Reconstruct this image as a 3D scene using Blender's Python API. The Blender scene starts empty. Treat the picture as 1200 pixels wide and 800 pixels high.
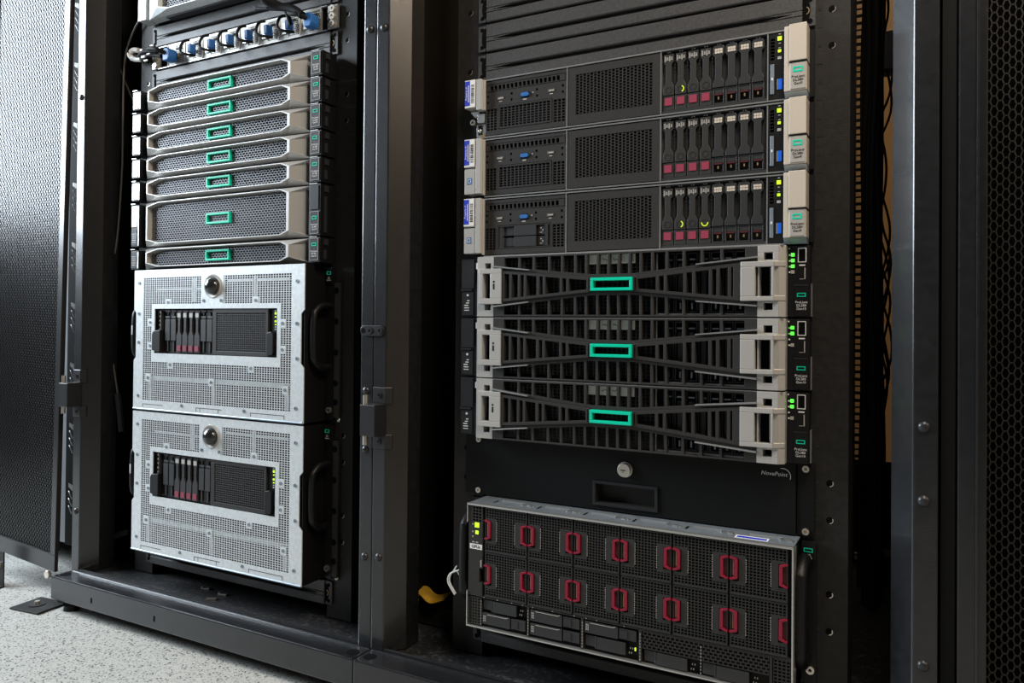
import bpy, bmesh, math, random
from mathutils import Vector, Matrix
random.seed(7)
C = bpy.context.scene.collection
MM = 0.001
U = 44.45
ZF = 399.0            # floor lies 399 mm under the z = 0 line of the rack units
PITCH = 760.5         # rack to rack

# ------------------------------------------------------------------ camera
def make_camera():
    f, yaw, pitch, roll = 901.736, math.radians(-28.6765), math.radians(0.5178), math.radians(0.5080)
    cy, sy, cp, sp = math.cos(yaw), math.sin(yaw), math.cos(pitch), math.sin(pitch)
    fwd = Vector((sy*cp, cy*cp, sp)); right = Vector((cy, -sy, 0)); up = right.cross(fwd)
    r2 = right*math.cos(roll) + up*math.sin(roll)
    u2 = -right*math.sin(roll) + up*math.cos(roll)
    cam = bpy.data.cameras.new('camera'); o = bpy.data.objects.new('camera', cam); C.objects.link(o)
    cam.sensor_width = 36.0; cam.lens = 36.0*f/1200.0; cam.shift_x = 3.015/1200; cam.shift_y = -26.097/1200; cam.clip_start = 0.02; cam.clip_end = 50
    m = Matrix((r2, u2, -fwd)).transposed().to_4x4()
    m.translation = Vector((606.41, -1002.82, 164.75+ZF))*MM
    o.matrix_world = m
    bpy.context.scene.camera = o
make_camera()

# ------------------------------------------------------------------ world, lights, exposure
sc = bpy.context.scene
sc.view_settings.view_transform = 'Standard'; sc.view_settings.look = 'None'
sc.view_settings.gamma = 1.0; sc.view_settings.use_curve_mapping = False
sc.view_settings.exposure = 0.0
w = bpy.data.worlds.new('world'); sc.world = w; w.use_nodes = True
w.node_tree.nodes['Background'].inputs[0].default_value = (0.75, 0.85, 1.0, 1)
w.node_tree.nodes['Background'].inputs[1].default_value = 0.004

def area(name, loc, target, sx, sy, power, col, spread=180):
    l = bpy.data.lights.new(name, 'AREA'); l.shape = 'RECTANGLE'; l.size = sx; l.size_y = sy
    l.energy = power; l.color = col; l.spread = math.radians(spread)
    o = bpy.data.objects.new(name, l); C.objects.link(o)
    o.location = loc
    o.rotation_euler = (Vector(target)-Vector(loc)).to_track_quat('-Z', 'Y').to_euler()
    return o
# daylight from the tall window in the left wall, cool
area('window_daylight', (-2.62, -0.82, 1.60), (-0.2, -0.15, 0.75), 1.3, 1.3, 140, (0.80, 0.90, 1.0))
# warm lamp of the room, right of the photographer
area('room_lamp', (2.3, -0.55, 2.1), (-0.1, 0, 0.85), 0.5, 0.5, 15, (1.0, 0.76, 0.52))
# ceiling lamp above the right rack
area('ceiling_lamp', (0.75, -0.60, 1.85), (0.35, -0.02, 0.85), 0.4, 0.4, 19, (1.0, 0.88, 0.74))
# warm lamp behind the racks
area('rear_lamp', (0.9, 1.5, 2.2), (0.6, 2.4, 0.6), 0.5, 0.5, 4.5, (1.0, 0.68, 0.36))

# ------------------------------------------------------------------ materials
def mat(name, col, rough=0.5, metal=0.0, noise=None, bump=None, emit=None, emis=0, spec=0.5, coat=0):
    """noise=(scale, amount, detail) varies colour; bump=(scale, strength)"""
    m = bpy.data.materials.new(name); m.use_nodes = True
    nt = m.node_tree; b = nt.nodes['Principled BSDF']
    b.inputs['Base Color'].default_value = (*col, 1); b.inputs['Roughness'].default_value = rough
    b.inputs['Metallic'].default_value = metal; b.inputs['Specular IOR Level'].default_value = spec
    b.inputs['Coat Weight'].default_value = coat
    if emit: b.inputs['Emission Color'].default_value = (*emit, 1); b.inputs['Emission Strength'].default_value = emis
    if noise or bump:
        tc = nt.nodes.new('ShaderNodeTexCoord')
    if noise:
        n = nt.nodes.new('ShaderNodeTexNoise'); n.inputs['Scale'].default_value = noise[0]; n.inputs['Detail'].default_value = noise[2] if len(noise) > 2 else 4
        r = nt.nodes.new('ShaderNodeValToRGB')
        a = noise[1]
        r.color_ramp.elements[0].position = 0.3; r.color_ramp.elements[1].position = 0.7
        r.color_ramp.elements[0].color = (*[c*(1-a) for c in col], 1); r.color_ramp.elements[1].color = (*[min(1, c*(1+a)) for c in col], 1)
        nt.links.new(tc.outputs['Object'], n.inputs['Vector']); nt.links.new(n.outputs['Fac'], r.inputs['Fac']); nt.links.new(r.outputs['Color'], b.inputs['Base Color'])
    if bump:
        n2 = nt.nodes.new('ShaderNodeTexNoise'); n2.inputs['Scale'].default_value = bump[0]; n2.inputs['Detail'].default_value = 3
        bp = nt.nodes.new('ShaderNodeBump'); bp.inputs['Strength'].default_value = bump[1]; bp.inputs['Distance'].default_value = 0.0006
        nt.links.new(tc.outputs['Object'], n2.inputs['Vector']); nt.links.new(n2.outputs['Fac'], bp.inputs['Height']); nt.links.new(bp.outputs['Normal'], b.inputs['Normal'])
    return m
M = {}
def sum_fins():
    m = MB()
    for i in range(3): m.tube([(-16,0,52-i*16),(-8,-3,48-i*16),(-1,-2,36-i*16)], 1.2, 5, 3)
    m.prism([(-16,70),(-2,66),(-2,54),(-16,62)][::-1], -1, 0)
    return m
M['frame'] = mat('powder_coated_frame', (0.012, 0.0125, 0.014), 0.27, 0.0, (90, .25), (900, .3))
for _k in ('frame',):
    _b = M[_k].node_tree.nodes['Principled BSDF']; _b.inputs['Coat Weight'].default_value = .35; _b.inputs['Coat Roughness'].default_value = .12
M['rail'] = mat('rail_paint', (0.014, 0.0125, 0.011), 0.5, 0, (120, .3), (900, .4), spec=.35)
M['blank'] = mat('blank_panel_paint', (0.046, 0.045, 0.045), 0.42, 0, (260, .3), (1100, .5))
M['black'] = mat('black_plastic', (0.006, 0.006, 0.0065), 0.45, spec=.3)
M['void'] = mat('interior_shade', (0.002, 0.002, 0.002), 0.9, spec=.1)  # near-black colour paints the shade inside holes, recesses and gaps
M['side'] = mat('side_panel_paint', (0.004, 0.004, 0.004), 0.7, spec=.15)
M['chassis'] = mat('chassis_black', (0.005, 0.005, 0.005), 0.55, spec=.2)
M['panel'] = mat('dark_grey_plastic', (0.026, 0.0245, 0.023), 0.5, 0, (300, .12), spec=.35)
M['bezel'] = mat('bezel_grey', (0.030, 0.029, 0.028), 0.45, 0, spec=.35)
M['steel'] = mat('bright_steel', (0.62, 0.62, 0.61), 0.32, 0.85)
M['lid'] = mat('lid_steel', (0.28, 0.33, 0.38), 0.40, 0.6, (60, .12))
M['zinc'] = mat('zinc_sheet', (0.70, 0.735, 0.745), 0.42, 0.4, (140, .10))
M['silver'] = mat('silver_paint', (0.52, 0.51, 0.49), 0.36, 0.35)
M['beige'] = mat('champagne_plastic', (0.56, 0.50, 0.42), 0.45, 0.1)
M['beige2'] = mat('champagne_label', (0.42, 0.40, 0.37), 0.5, 0.2)
M['mesh'] = mat('grille_gunmetal', (0.17, 0.175, 0.185), 0.4, 0.4)
M['grille'] = mat('grille_dark', (0.030, 0.030, 0.029), 0.45, 0.1, spec=.4)
M['drive'] = mat('caddy_grey', (0.024, 0.0245, 0.026), 0.45)
M['drive2'] = mat('caddy_brown_grey', (0.022, 0.021, 0.019), 0.5)
M['vent'] = mat('caddy_vent_silver', (0.55, 0.53, 0.50), 0.35, 0.6)
M['green'] = mat('teal_green_plastic', (0.0, 0.66, 0.42), 0.28)
M['pink'] = mat('crimson_button', (0.27, 0.035, 0.07), 0.45)
M['darkred'] = mat('dark_red_stripe', (0.06, 0.004, 0.007), 0.5)
M['red'] = mat('red_handle', (0.25, 0.005, 0.028), 0.4)
M['blue'] = mat('blue_connector', (0.025, 0.14, 0.42), 0.45)
M['usbblue'] = mat('blue_port', (0.01, 0.13, 0.75), 0.4)
M['sticker'] = mat('white_sticker', (0.80, 0.80, 0.79), 0.55)
M['bluesticker'] = mat('blue_sticker', (0.006, 0.03, 0.50), 0.5)
M['ink'] = mat('black_ink', (0.01, 0.01, 0.01), 0.6)
M['whiteink'] = mat('white_print', (0.75, 0.75, 0.75), 0.6)
M['gold'] = mat('brass', (0.40, 0.27, 0.13), 0.4, 0.6)
M['screw'] = mat('screw_zinc', (0.70, 0.66, 0.58), 0.3, 0.9)
M['rivet'] = mat('black_rivet', (0.03, 0.03, 0.033), 0.3, 0.2)
M['cable'] = mat('black_cable', (0.005, 0.005, 0.0055), 0.7, spec=.2)
M['cablegrey'] = mat('grey_cable', (0.10, 0.09, 0.08), 0.45)
M['cablewhite'] = mat('white_cable', (0.75, 0.74, 0.70), 0.45)
M['yellow'] = mat('yellow_strap', (0.55, 0.30, 0.02), 0.6, 0, (40, .3))
M['pale'] = mat('reflector_grey', (0.26, 0.265, 0.27), 0.6)
M['nodeplate'] = mat('node_plate_steel', (0.36, 0.35, 0.32), 0.4, 0.6)
M['led'] = mat('green_led', (0.05, 0.6, 0.03), 0.4, emit=(0.10, 1.0, 0.06), emis=1.6)
M['ledy'] = mat('lime_led', (0.4, 0.6, 0.02), 0.4, emit=(0.55, 1.0, 0.03), emis=1.0)
M['ledoff'] = mat('unlit_led', (0.40, 0.38, 0.36), 0.4)
M['ring'] = mat('lime_ring_light', (0.4, 0.6, 0.02), 0.4, emit=(0.75, 0.9, 0.03), emis=0.45)
M['lens'] = mat('black_dome', (0.02, 0.02, 0.02), 0.18, coat=0.4)
M['clear'] = mat('ear_label_grey', (0.022, 0.023, 0.025), 0.45, spec=.25)
M['hinge'] = mat('hinge_paint', (0.018, 0.0185, 0.020), 0.36, 0.1)
M['door'] = mat('door_paint', (0.018, 0.018, 0.019), 0.3, 0.0)
M['wall'] = mat('painted_wall', (0.42, 0.28, 0.15), 0.8, 0, (3, .08))
M['wallw'] = mat('white_wall', (0.10, 0.10, 0.10), 0.85)

def dusty():
    m = mat('dusty_base', (0.012, 0.012, 0.013), 0.6)
    nt = m.node_tree; b = nt.nodes['Principled BSDF']; tc = nt.nodes.new('ShaderNodeTexCoord')
    n = nt.nodes.new('ShaderNodeTexNoise'); n.inputs['Scale'].default_value = 160; n.inputs['Detail'].default_value = 6
    r = nt.nodes.new('ShaderNodeValToRGB'); r.color_ramp.elements[0].position = .52; r.color_ramp.elements[1].position = .78
    r.color_ramp.elements[0].color = (.011, .011, .012, 1); r.color_ramp.elements[1].color = (.075, .075, .075, 1)
    nt.links.new(tc.outputs['Object'], n.inputs['Vector']); nt.links.new(n.outputs['Fac'], r.inputs['Fac']); nt.links.new(r.outputs['Color'], b.inputs['Base Color'])
    return m
M['dusty'] = dusty()
def floor_mat():
    m = mat('speckled_vinyl', (0.5, 0.5, 0.47), 0.55)
    nt = m.node_tree; b = nt.nodes['Principled BSDF']; tc = nt.nodes.new('ShaderNodeTexCoord')
    def chips(scale, cut, seed):
        mp = nt.nodes.new('ShaderNodeMapping'); mp.inputs['Location'].default_value = (seed, seed*1.7, 0)
        v = nt.nodes.new('ShaderNodeTexVoronoi'); v.inputs['Scale'].default_value = scale
        s = nt.nodes.new('ShaderNodeSeparateColor'); g = nt.nodes.new('ShaderNodeMath'); g.operation = 'GREATER_THAN'; g.inputs[1].default_value = cut
        d = nt.nodes.new('ShaderNodeMath'); d.operation = 'LESS_THAN'; d.inputs[1].default_value = 0.40
        mu = nt.nodes.new('ShaderNodeMath'); mu.operation = 'MULTIPLY'
        nt.links.new(tc.outputs['Object'], mp.inputs['Vector']); nt.links.new(mp.outputs['Vector'], v.inputs['Vector'])
        nt.links.new(v.outputs['Color'], s.inputs['Color']); nt.links.new(s.outputs['Red'], g.inputs[0]); nt.links.new(v.outputs['Distance'], d.inputs[0])
        nt.links.new(g.outputs[0], mu.inputs[0]); nt.links.new(d.outputs[0], mu.inputs[1])
        return mu.outputs[0]
    col = None
    def mix(fac, a, c):
        x = nt.nodes.new('ShaderNodeMix'); x.data_type = 'RGBA'
        nt.links.new(fac, x.inputs['Factor'])
        if isinstance(a, tuple): x.inputs['A'].default_value = a
        else: nt.links.new(a, x.inputs['A'])
        x.inputs['B'].default_value = c
        return x.outputs['Result']
    c1 = mix(chips(240, .60, 0.3), (0.44, 0.435, 0.40, 1), (0.28, 0.28, 0.26, 1))
    c2 = mix(chips(320, .72, 2.1), c1, (0.56, 0.555, 0.52, 1))
    c3 = mix(chips(215, .80, 5.7), c2, (0.035, 0.035, 0.037, 1))
    c4 = mix(chips(330, .80, 8.2), c3, (0.05, 0.05, 0.05, 1))
    nt.links.new(c4, b.inputs['Base Color'])
    return m
M['floor'] = floor_mat()

# ------------------------------------------------------------------ mesh helpers (all in mm, local to the thing)
class MB:
    def __init__(s): s.v = []; s.f = []
    def _add(s, vs, fs):
        n = len(s.v); s.v += vs; s.f += [tuple(i+n for i in f) for f in fs]; return s
    def box(s, x0, x1, y0, y1, z0, z1):
        vs = [(x0,y0,z0),(x1,y0,z0),(x1,y1,z0),(x0,y1,z0),(x0,y0,z1),(x1,y0,z1),(x1,y1,z1),(x0,y1,z1)]
        return s._add(vs, [(0,1,5,4),(1,2,6,5),(2,3,7,6),(3,0,4,7),(4,5,6,7),(3,2,1,0)])
    def prism(s, pts, y0, y1):             # polygon in x,z (counter-clockwise seen from -y) extruded along y
        n = len(pts)
        vs = [(x,y0,z) for x,z in pts] + [(x,y1,z) for x,z in pts]
        fs = [tuple(range(n)), tuple(range(2*n-1, n-1, -1))] + [(i, i+n, (i+1)%n+n, (i+1)%n) for i in range(n)]
        return s._add(vs, fs)
    def column(s, pts, z0, z1):            # polygon in x,y extruded along z
        n = len(pts)
        vs = [(x,y,z0) for x,y in pts] + [(x,y,z1) for x,y in pts]
        return s._add(vs, [tuple(range(n-1,-1,-1)), tuple(range(n,2*n))] + [(i,(i+1)%n,(i+1)%n+n,i+n) for i in range(n)])
    def along(s, pts, x0, x1):             # polygon in y,z extruded along x
        n = len(pts)
        vs = [(x0,y,z) for y,z in pts] + [(x1,y,z) for y,z in pts]
        return s._add(vs, [tuple(range(n)), tuple(range(2*n-1,n-1,-1))] + [(i,i+n,(i+1)%n+n,(i+1)%n) for i in range(n)])
    def rings(s, loops):                   # list of loops of 3d points of equal length, bridged one to the next
        n = len(loops[0]); b = len(s.v)
        for l in loops: s.v += l
        for k in range(len(loops)-1):
            for i in range(n):
                j = (i+1) % n
                s.f.append((b+k*n+i, b+k*n+j, b+(k+1)*n+j, b+(k+1)*n+i))
        return s
    def frame(s, x0, x1, z0, z1, t, y0, y1):
        s.box(x0,x1,y0,y1,z1-t,z1); s.box(x0,x1,y0,y1,z0,z0+t)
        s.box(x0,x0+t,y0,y1,z0+t,z1-t); return s.box(x1-t,x1,y0,y1,z0+t,z1-t)
    def cyl(s, c, ax, r, h, n=12, r2=None):   # starts at c, goes h along axis ax ('x','y','z')
        r2 = r if r2 is None else r2
        def p(a, rr, t):
            u, w = rr*math.cos(a), rr*math.sin(a)
            return {'y': (c[0]+u, c[1]+t, c[2]+w), 'z': (c[0]+u, c[1]+w, c[2]+t), 'x': (c[0]+t, c[1]+u, c[2]+w)}[ax]
        A = [2*math.pi*i/n for i in range(n)]
        vs = [p(a, r, 0) for a in A] + [p(a, r2, h) for a in A]
        return s._add(vs, [tuple(range(n)), tuple(range(2*n-1,n-1,-1))] + [(i,i+n,(i+1)%n+n,(i+1)%n) for i in range(n)])
    def ringdisc(s, c, r0, r1, y0, y1, n=16):   # flat ring facing -y
        A = [2*math.pi*i/n for i in range(n)]
        L = lambda r, y: [(c[0]+r*math.cos(a), y, c[1]+r*math.sin(a)) for a in A]
        return s.rings([L(r1,y1), L(r1,y0), L(r0,y0), L(r0,y1)])
    def arc(s, c, r0, r1, y0, y1, a0, a1, n=6):
        for i in range(n):
            p, q = a0+(a1-a0)*i/n, a0+(a1-a0)*(i+1)/n
            pts = [(c[0]+r*math.cos(a), c[1]+r*math.sin(a)) for r, a in ((r0,p),(r1,p),(r1,q),(r0,q))]
            s.prism(pts, y0, y1)
        return s
    def dome(s, c, r, h, n=14, m=5):       # bulges towards -y
        lo = []
        for k in range(m):
            t = math.pi/2*k/m; rr = r*math.cos(t); y = c[1]-h*math.sin(t)
            lo.append([(c[0]+rr*math.cos(2*math.pi*i/n), y, c[2]+rr*math.sin(2*math.pi*i/n)) for i in range(n)])
        s.rings(lo)
        b = len(s.v); s.v.append((c[0], c[1]-h, c[2]))
        for i in range(n): s.f.append((b-n+i, b-n+(i+1)%n, b))
        return s
    def tube(s, path, r, n=8, sub=6):
        P = [Vector(p) for p in path]
        if len(P) > 2 and sub > 1:         # Catmull-Rom
            Q = []
            for i in range(len(P)-1):
                a, b, c, d = P[max(i-1,0)], P[i], P[i+1], P[min(i+2,len(P)-1)]
                for k in range(sub):
                    t = k/sub
                    Q.append(0.5*((2*b)+(c-a)*t+(2*a-5*b+4*c-d)*t*t+(3*b-a-3*c+d)*t**3))
            Q.append(P[-1]); P = Q
        loops = []; ref = Vector((0.31, 0.2, 0.93))
        for i, p in enumerate(P):
            t = (P[min(i+1,len(P)-1)]-P[max(i-1,0)]).normalized()
            if abs(t.dot(ref)) > .97: ref = Vector((0.9, 0.3, 0.1))
            u = t.cross(ref).normalized(); w_ = t.cross(u)
            loops.append([tuple(p+r*(math.cos(2*math.pi*k/n)*u+math.sin(2*math.pi*k/n)*w_)) for k in range(n)])
        b = len(s.v); s.rings(loops)
        s.f.append(tuple(range(b+n-1, b-1, -1))); e = len(s.v); s.f.append(tuple(range(e-n, e)))
        return s
    def perf(s, x0, x1, z0, z1, nx, nz, fx, fz, y0, y1, stagger=0.0, col=False, span=None, skip=None):
        """a punched sheet: nx by nz holes, hole = fx, fz of the pitch; bars are full rows (or columns if col)"""
        px, pz = (x1-x0)/nx, (z1-z0)/nz; bx, bz = px*(1-fx), pz*(1-fz)
        if not col:
            for j in range(nz+1):
                zc = z0+j*pz; a, b = x0, x1
                if span: a, b = span(zc)
                for (p, q) in ([(a, b)] if not skip else skip(zc, a, b)):
                    s.box(p, q, y0, y1, zc-bz/2, zc+bz/2)
            for j in range(nz):
                zc = z0+(j+.5)*pz; a, b = x0, x1
                if span: a, b = span(zc)
                segs = [(a, b)] if not skip else skip(zc, a, b)
                off = stagger*px*(j % 2)
                for i in range(nx+2):
                    xc = x0+i*px+off-(px if stagger else 0)
                    for (p, q) in segs:
                        if xc+bx/2 > p and xc-bx/2 < q: s.box(max(xc-bx/2,p), min(xc+bx/2,q), y0+.05, y1, zc-pz*fz/2, zc+pz*fz/2); break
        else:
            for i in range(nx+1):
                xc = x0+i*px; s.box(max(x0,xc-bx/2), min(x1,xc+bx/2), y0, y1, z0, z1)
            for i in range(nx):
                xc = x0+(i+.5)*px; off = stagger*pz*(i % 2)
                for j in range(nz+1):
                    zc = z0+j*pz+off
                    if zc-bz/2 < z1: s.box(xc-px*fx/2, xc+px*fx/2, y0+.05, y1, max(z0,zc-bz/2), min(z1,zc+bz/2))
        return s
    def plate(s, x0, x1, z0, z1, holes, y0, y1):   # plate with rectangular holes (hx0,hx1,hz0,hz1)
        zs = sorted({z0, z1} | {h[2] for h in holes} | {h[3] for h in holes})
        for a, b in zip(zs, zs[1:]):
            hs = sorted((h[0], h[1]) for h in holes if h[2] < (a+b)/2 < h[3])
            x = x0
            for p, q in hs:
                if p > x: s.box(x, p, y0, y1, a, b)
                x = max(x, q)
            if x < x1: s.box(x, x1, y0, y1, a, b)
        return s

CACHE = {}
def mesh_of(name, mb, smooth):
    me = bpy.data.meshes.new(name)
    me.from_pydata([(x*MM, y*MM, z*MM) for x, y, z in mb.v], [], mb.f)
    me.validate()
    bm = bmesh.new(); bm.from_mesh(me); bmesh.ops.recalc_face_normals(bm, faces=bm.faces); bm.to_mesh(me); bm.free()
    if smooth:
        me.polygons.foreach_set('use_smooth', [True]*len(me.polygons)); me.set_sharp_from_angle(angle=math.radians(38))
    return me
def part(name, mb, m, parent=None, at=(0,0,0), key=None, smooth=False, bevel=0, label=None, kind=None, rot=None):
    k = (name, key) if key else None
    if k and k in CACHE: me = CACHE[k]
    else:
        if callable(mb): mb = mb()
        me = mesh_of(name, mb, smooth); me.materials.append(M[m])
        if k: CACHE[k] = me
    o = bpy.data.objects.new(name, me); C.objects.link(o)
    if parent: o.parent = parent
    o.location = Vector(at)*MM
    if rot: o.rotation_euler = rot
    if bevel:
        b = o.modifiers.new('bevel', 'BEVEL'); b.width = bevel*MM; b.segments = 2; b.limit_method = 'ANGLE'; b.angle_limit = math.radians(50); b.harden_normals = False
    if label: o['label'] = label
    if kind: o['kind'] = kind
    return o
def thing(name, label, cat, at=(0,0,0), group=None, rz=0):
    o = bpy.data.objects.new(name, None); C.objects.link(o); o.empty_display_size = .05
    o.location = (at[0]*MM, at[1]*MM, (at[2]+ZF)*MM); o.rotation_euler = (0,0,rz)
    o['label'] = label; o['category'] = cat
    if group: o['group'] = group
    return o
def struct(name, mb, m):
    o = part(name, mb, m); o.location.z += ZF*MM; o['kind'] = 'structure'; return o
TXT = {}
def text(body, size, m, parent, x, y, z, name='lettering', vertical=False, align='CENTER', shear=0.0):
    k = (body, size, align, shear, m)
    if k not in TXT:
        cu = bpy.data.curves.new('lettering', 'FONT'); cu.body = body; cu.size = size*MM; cu.align_x = align; cu.align_y = 'CENTER'; cu.extrude = 0.0001; cu.space_line = 0.95; cu.shear = shear
        cu.resolution_u = 2
        tmp = bpy.data.objects.new('tmp', cu); C.objects.link(tmp)
        dg = bpy.context.evaluated_depsgraph_get()
        me = bpy.data.meshes.new_from_object(tmp.evaluated_get(dg)); bpy.data.objects.remove(tmp)
        me.name = 'lettering'; me.materials.clear(); me.materials.append(M[m]); TXT[k] = me
    o = bpy.data.objects.new(name, TXT[k]); C.objects.link(o); o.parent = parent
    o.location = (x*MM, y*MM, z*MM)
    o.rotation_euler = (math.radians(90), math.radians(-90) if vertical else 0, 0)
    return o

# ------------------------------------------------------------------ the room
struct('floor', MB().box(-2700, 2600, -3200, 2600, -ZF-40, -ZF), 'floor')
struct('ceiling', MB().box(-2700, 2600, -3200, 2600, 2300, 2340), 'wallw')
struct('wall_back', MB().box(-2700, 2600, 2600, 2660, -ZF, 2300), 'wall')
struct('wall_right', MB().box(2600, 2660, -3200, 2600, -ZF, 2300), 'wall')
struct('wall_left', MB().plate(-3200, 2600, -ZF, 2300, [(-1500, -140, 530, 1870)], 0, 60), 'wallw').rotation_euler = (0, 0, math.radians(90))
bpy.data.objects['wall_left'].location.x = -2.70
struct('window_1', MB().frame(-1500, -140, 530, 1870, 20, 0, 60), 'sticker').rotation_euler = (0, 0, math.radians(90))
bpy.data.objects['window_1'].location.x = -2.70
struct('wall_front', MB().box(-2700, 2600, -3260, -3200, -ZF, 2300), 'wallw')

# ------------------------------------------------------------------ rack cabinets
XL, XR, YP, ZTOP = -145.5, 614.5, -63.0, 1560.0      # outer faces, front of posts, top
ZLIP, ZLB = -333.0, -377.0
def post(xo, sgn):      # xo outer x, sgn +1 = left post (inner side at larger x)
    pts = [(0,0),(24,0),(46,28),(46,62),(0,62)]
    if sgn > 0: P = [(xo+x, YP+y) for x, y in pts]
    else: P = [(xo-x, YP+y) for x, y in reversed(pts)]
    return MB().column(P, ZLIP, ZTOP)
def front_rail(x0, x1, ziter, xh):
    # flat strip with round screw holes cut as small rectangles and a return flange
    holes = [(xh-3, xh+3, z-3, z+3) for z in ziter]
    return MB().plate(x0, x1, -331, ZTOP-20, holes, 2, 4)
def make_rack(x, label, left_rivets, right_rivets, hinge_z, third=False, with_door=True):
    t = thing('server_rack', label, 'rack', (x, 0, -ZF), 'black cabinets of the rack row')
    dz = ZF
    def P(name, mb, m, **k): return part(name, mb, m, t, at=(0,0,dz), **k)
    pl = P('front_post', post(XL, 1), 'frame', bevel=1.6)
    pr = P('front_post', post(XR, -1), 'frame', bevel=1.6)
    def rv(): return MB().dome((0, 0, 0), 6.2, 4.2, 16, 4)
    for z in left_rivets: part('rivet', rv, 'rivet', pl, (XL+13.5, YP, z), key='rv', smooth=True)
    for z in right_rivets: part('rivet', rv, 'rivet', pr, (XR-13.5, YP, z), key='rv', smooth=True)
    sl = P('side_panel', MB().box(XL, XL+2, 2, 880, -380, ZTOP), 'side')
    sr = P('side_panel', MB().box(XR-2, XR, 2, 880, -380, ZTOP), 'side')
    P('top_panel', MB().box(XL, XR, YP, 900, ZTOP, ZTOP+20), 'frame')
    # bottom frame: lip in front, riser with a bright edge behind it
    lip = MB().along([(-104,ZLB),(-58,ZLB),(-58,-326.5),(-62.5,-326.5),(-62.5,ZLIP),(-104,ZLIP)], XL, XR)
    b = P('bottom_frame', lip, 'frame', bevel=2.2)
    for hx in (150, 330): part('slot_hole', MB().box(-2, 2, -.4, .2, -5, 5), 'void', b, (XL+hx-20, -104, -358))
    for hx in (XL+16, XR-16): part('levelling_hole', MB().cyl((0,0,0),'z',10,.5,18), 'void', b, (hx, -84, ZLIP), smooth=True)
    P('base_plate', MB().box(XL+3, XR-3, -60, 880, -338, -334), 'dusty')
    for fx in (XL+34, XR-34):
        f = P('levelling_foot', MB().cyl((fx,-82,-ZF+.3),'z',15,10,18,13), 'black', smooth=True)
        part('foot_bolt', MB().cyl((fx,-82,-ZF+10),'z',5,13,10), 'gold', f, smooth=True)
    for fx in (XL+34, XR-34): P('levelling_foot', MB().cyl((fx,820,-ZF+.3),'z',15,22,16,13), 'black', smooth=True)
    P('rear_beam', MB().box(XL, XR, 850, 890, -380, -338), 'frame')
    # mounting rails with screw holes
    hz = [1050, 1005, 870, 826, 690, 645.5, 554, 509.6, -22, -66.5, -156, -200.5]
    a = P('mounting_rail', MB().box(-38, 15, 2, 4, -331, ZTOP-20), 'rail')
    c = P('mounting_rail', MB().box(468.5, 521, 2, 4, -331, ZTOP-20), 'rail')
    for r, hx in ((a, -15.5), (c, 500.5)):
        for z in hz:
            h = part('rail_hole', lambda: MB().cyl((0, 1.8, 0), 'y', 4.2, .3, 16), 'void', r, (hx, 0, z), key='rh', smooth=True)
            part('hole_glint', lambda: MB().arc((0, 0), 3.3, 4.4, 1.5, 1.8, -1.6, .6, 5), 'screw', r, (hx, 0, z), key='rhe')  # bright crescent paints the glint on the rim of the hole
    for r, x0, sg in ((a, -38, 1), (c, 519, 1)): part('rail_flange', MB().box(x0, x0+2, 4, 60, -331, ZTOP-20), 'rail', r)
    # unit marks printed along the rails
    mk = MB()
    for k in range(-6, 26):
        mk.box(483.5, 490, 1.7, 2, k*U-.4, k*U+.4); mk.box(485, 488.5, 1.7, 2, k*U-U/2-1.5, k*U-U/2+1.5)
    part('unit_marks', mk, 'hinge', c, kind='stuff')
    # rear rails with square holes
    for x0 in (-10, 461):
        q = MB().plate(x0, x0+22, -331, ZTOP-20, [(x0+6, x0+16, z-4.6, z+4.6) for z in [k*U+s for k in range(-7, 34) for s in (-6.35,-22.2,-38.1)]], 780, 782)
        P('rear_rail', q, 'rail')
    P('rear_post', MB().box(XL, XL+40, 840, 890, -380, ZTOP), 'frame'); P('rear_post', MB().box(XR-40, XR, 840, 890, -380, ZTOP), 'frame')
    for z0 in (-331, ZTOP-60):
        P('cross_beam', MB().box(XL+2, XR-2, 60, 90, z0, z0+30), 'rail')
    if x < -100: P('slide_arm', MB().prism([(-128,-306),(-124,-306),(-118,-284),(-72,-268),(-72,-258),(-120,-272),(-128,-284)], 8, 12), 'clear')
    # hinge bracket on the left post
    if hinge_z is not None:
        h = P('hinge_bracket', MB().box(XL-1, XL+27, -93, YP-.1, hinge_z, hinge_z+47).column([(XL+2,YP-3),(XL+25,YP-3),(XL+33,YP+5),(XL+33,YP+8),(XL+24,YP-.1),(XL+2,YP-.1)], hinge_z+47, hinge_z+72).column([(XL+2,YP-3),(XL+25,YP-3),(XL+33,YP+5),(XL+33,YP+8),(XL+24,YP-.1),(XL+2,YP-.1)], hinge_z-22, hinge_z), 'hinge', bevel=1.2)
        for z in (hinge_z+60, hinge_z-11):
            part('screw', MB().cyl((XL+14, YP-4.6, z), 'y', 4.2, 1.8, 12), 'rivet', h, smooth=True)
            part('screw_recess', MB().cyl((XL+14, YP-5, z), 'y', 1.8, .6, 6), 'void', h)
        for z in (hinge_z+47, hinge_z-14): part('hinge_pin', MB().cyl((XL+4, -86, z), 'z', 4, 14, 10), 'screw', h, smooth=True)
    return t
rack_r = make_rack(0, 'right open server rack with the champagne eared servers and the big red handled server', [622, -190, 900], [60.5, -19, -195, 900], -2)
rack_l = make_rack(-PITCH, 'left open server rack with the two silver mesh chassis', [617, -213, 900], [624, -193, 63, -28, 900], -2)
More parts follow.
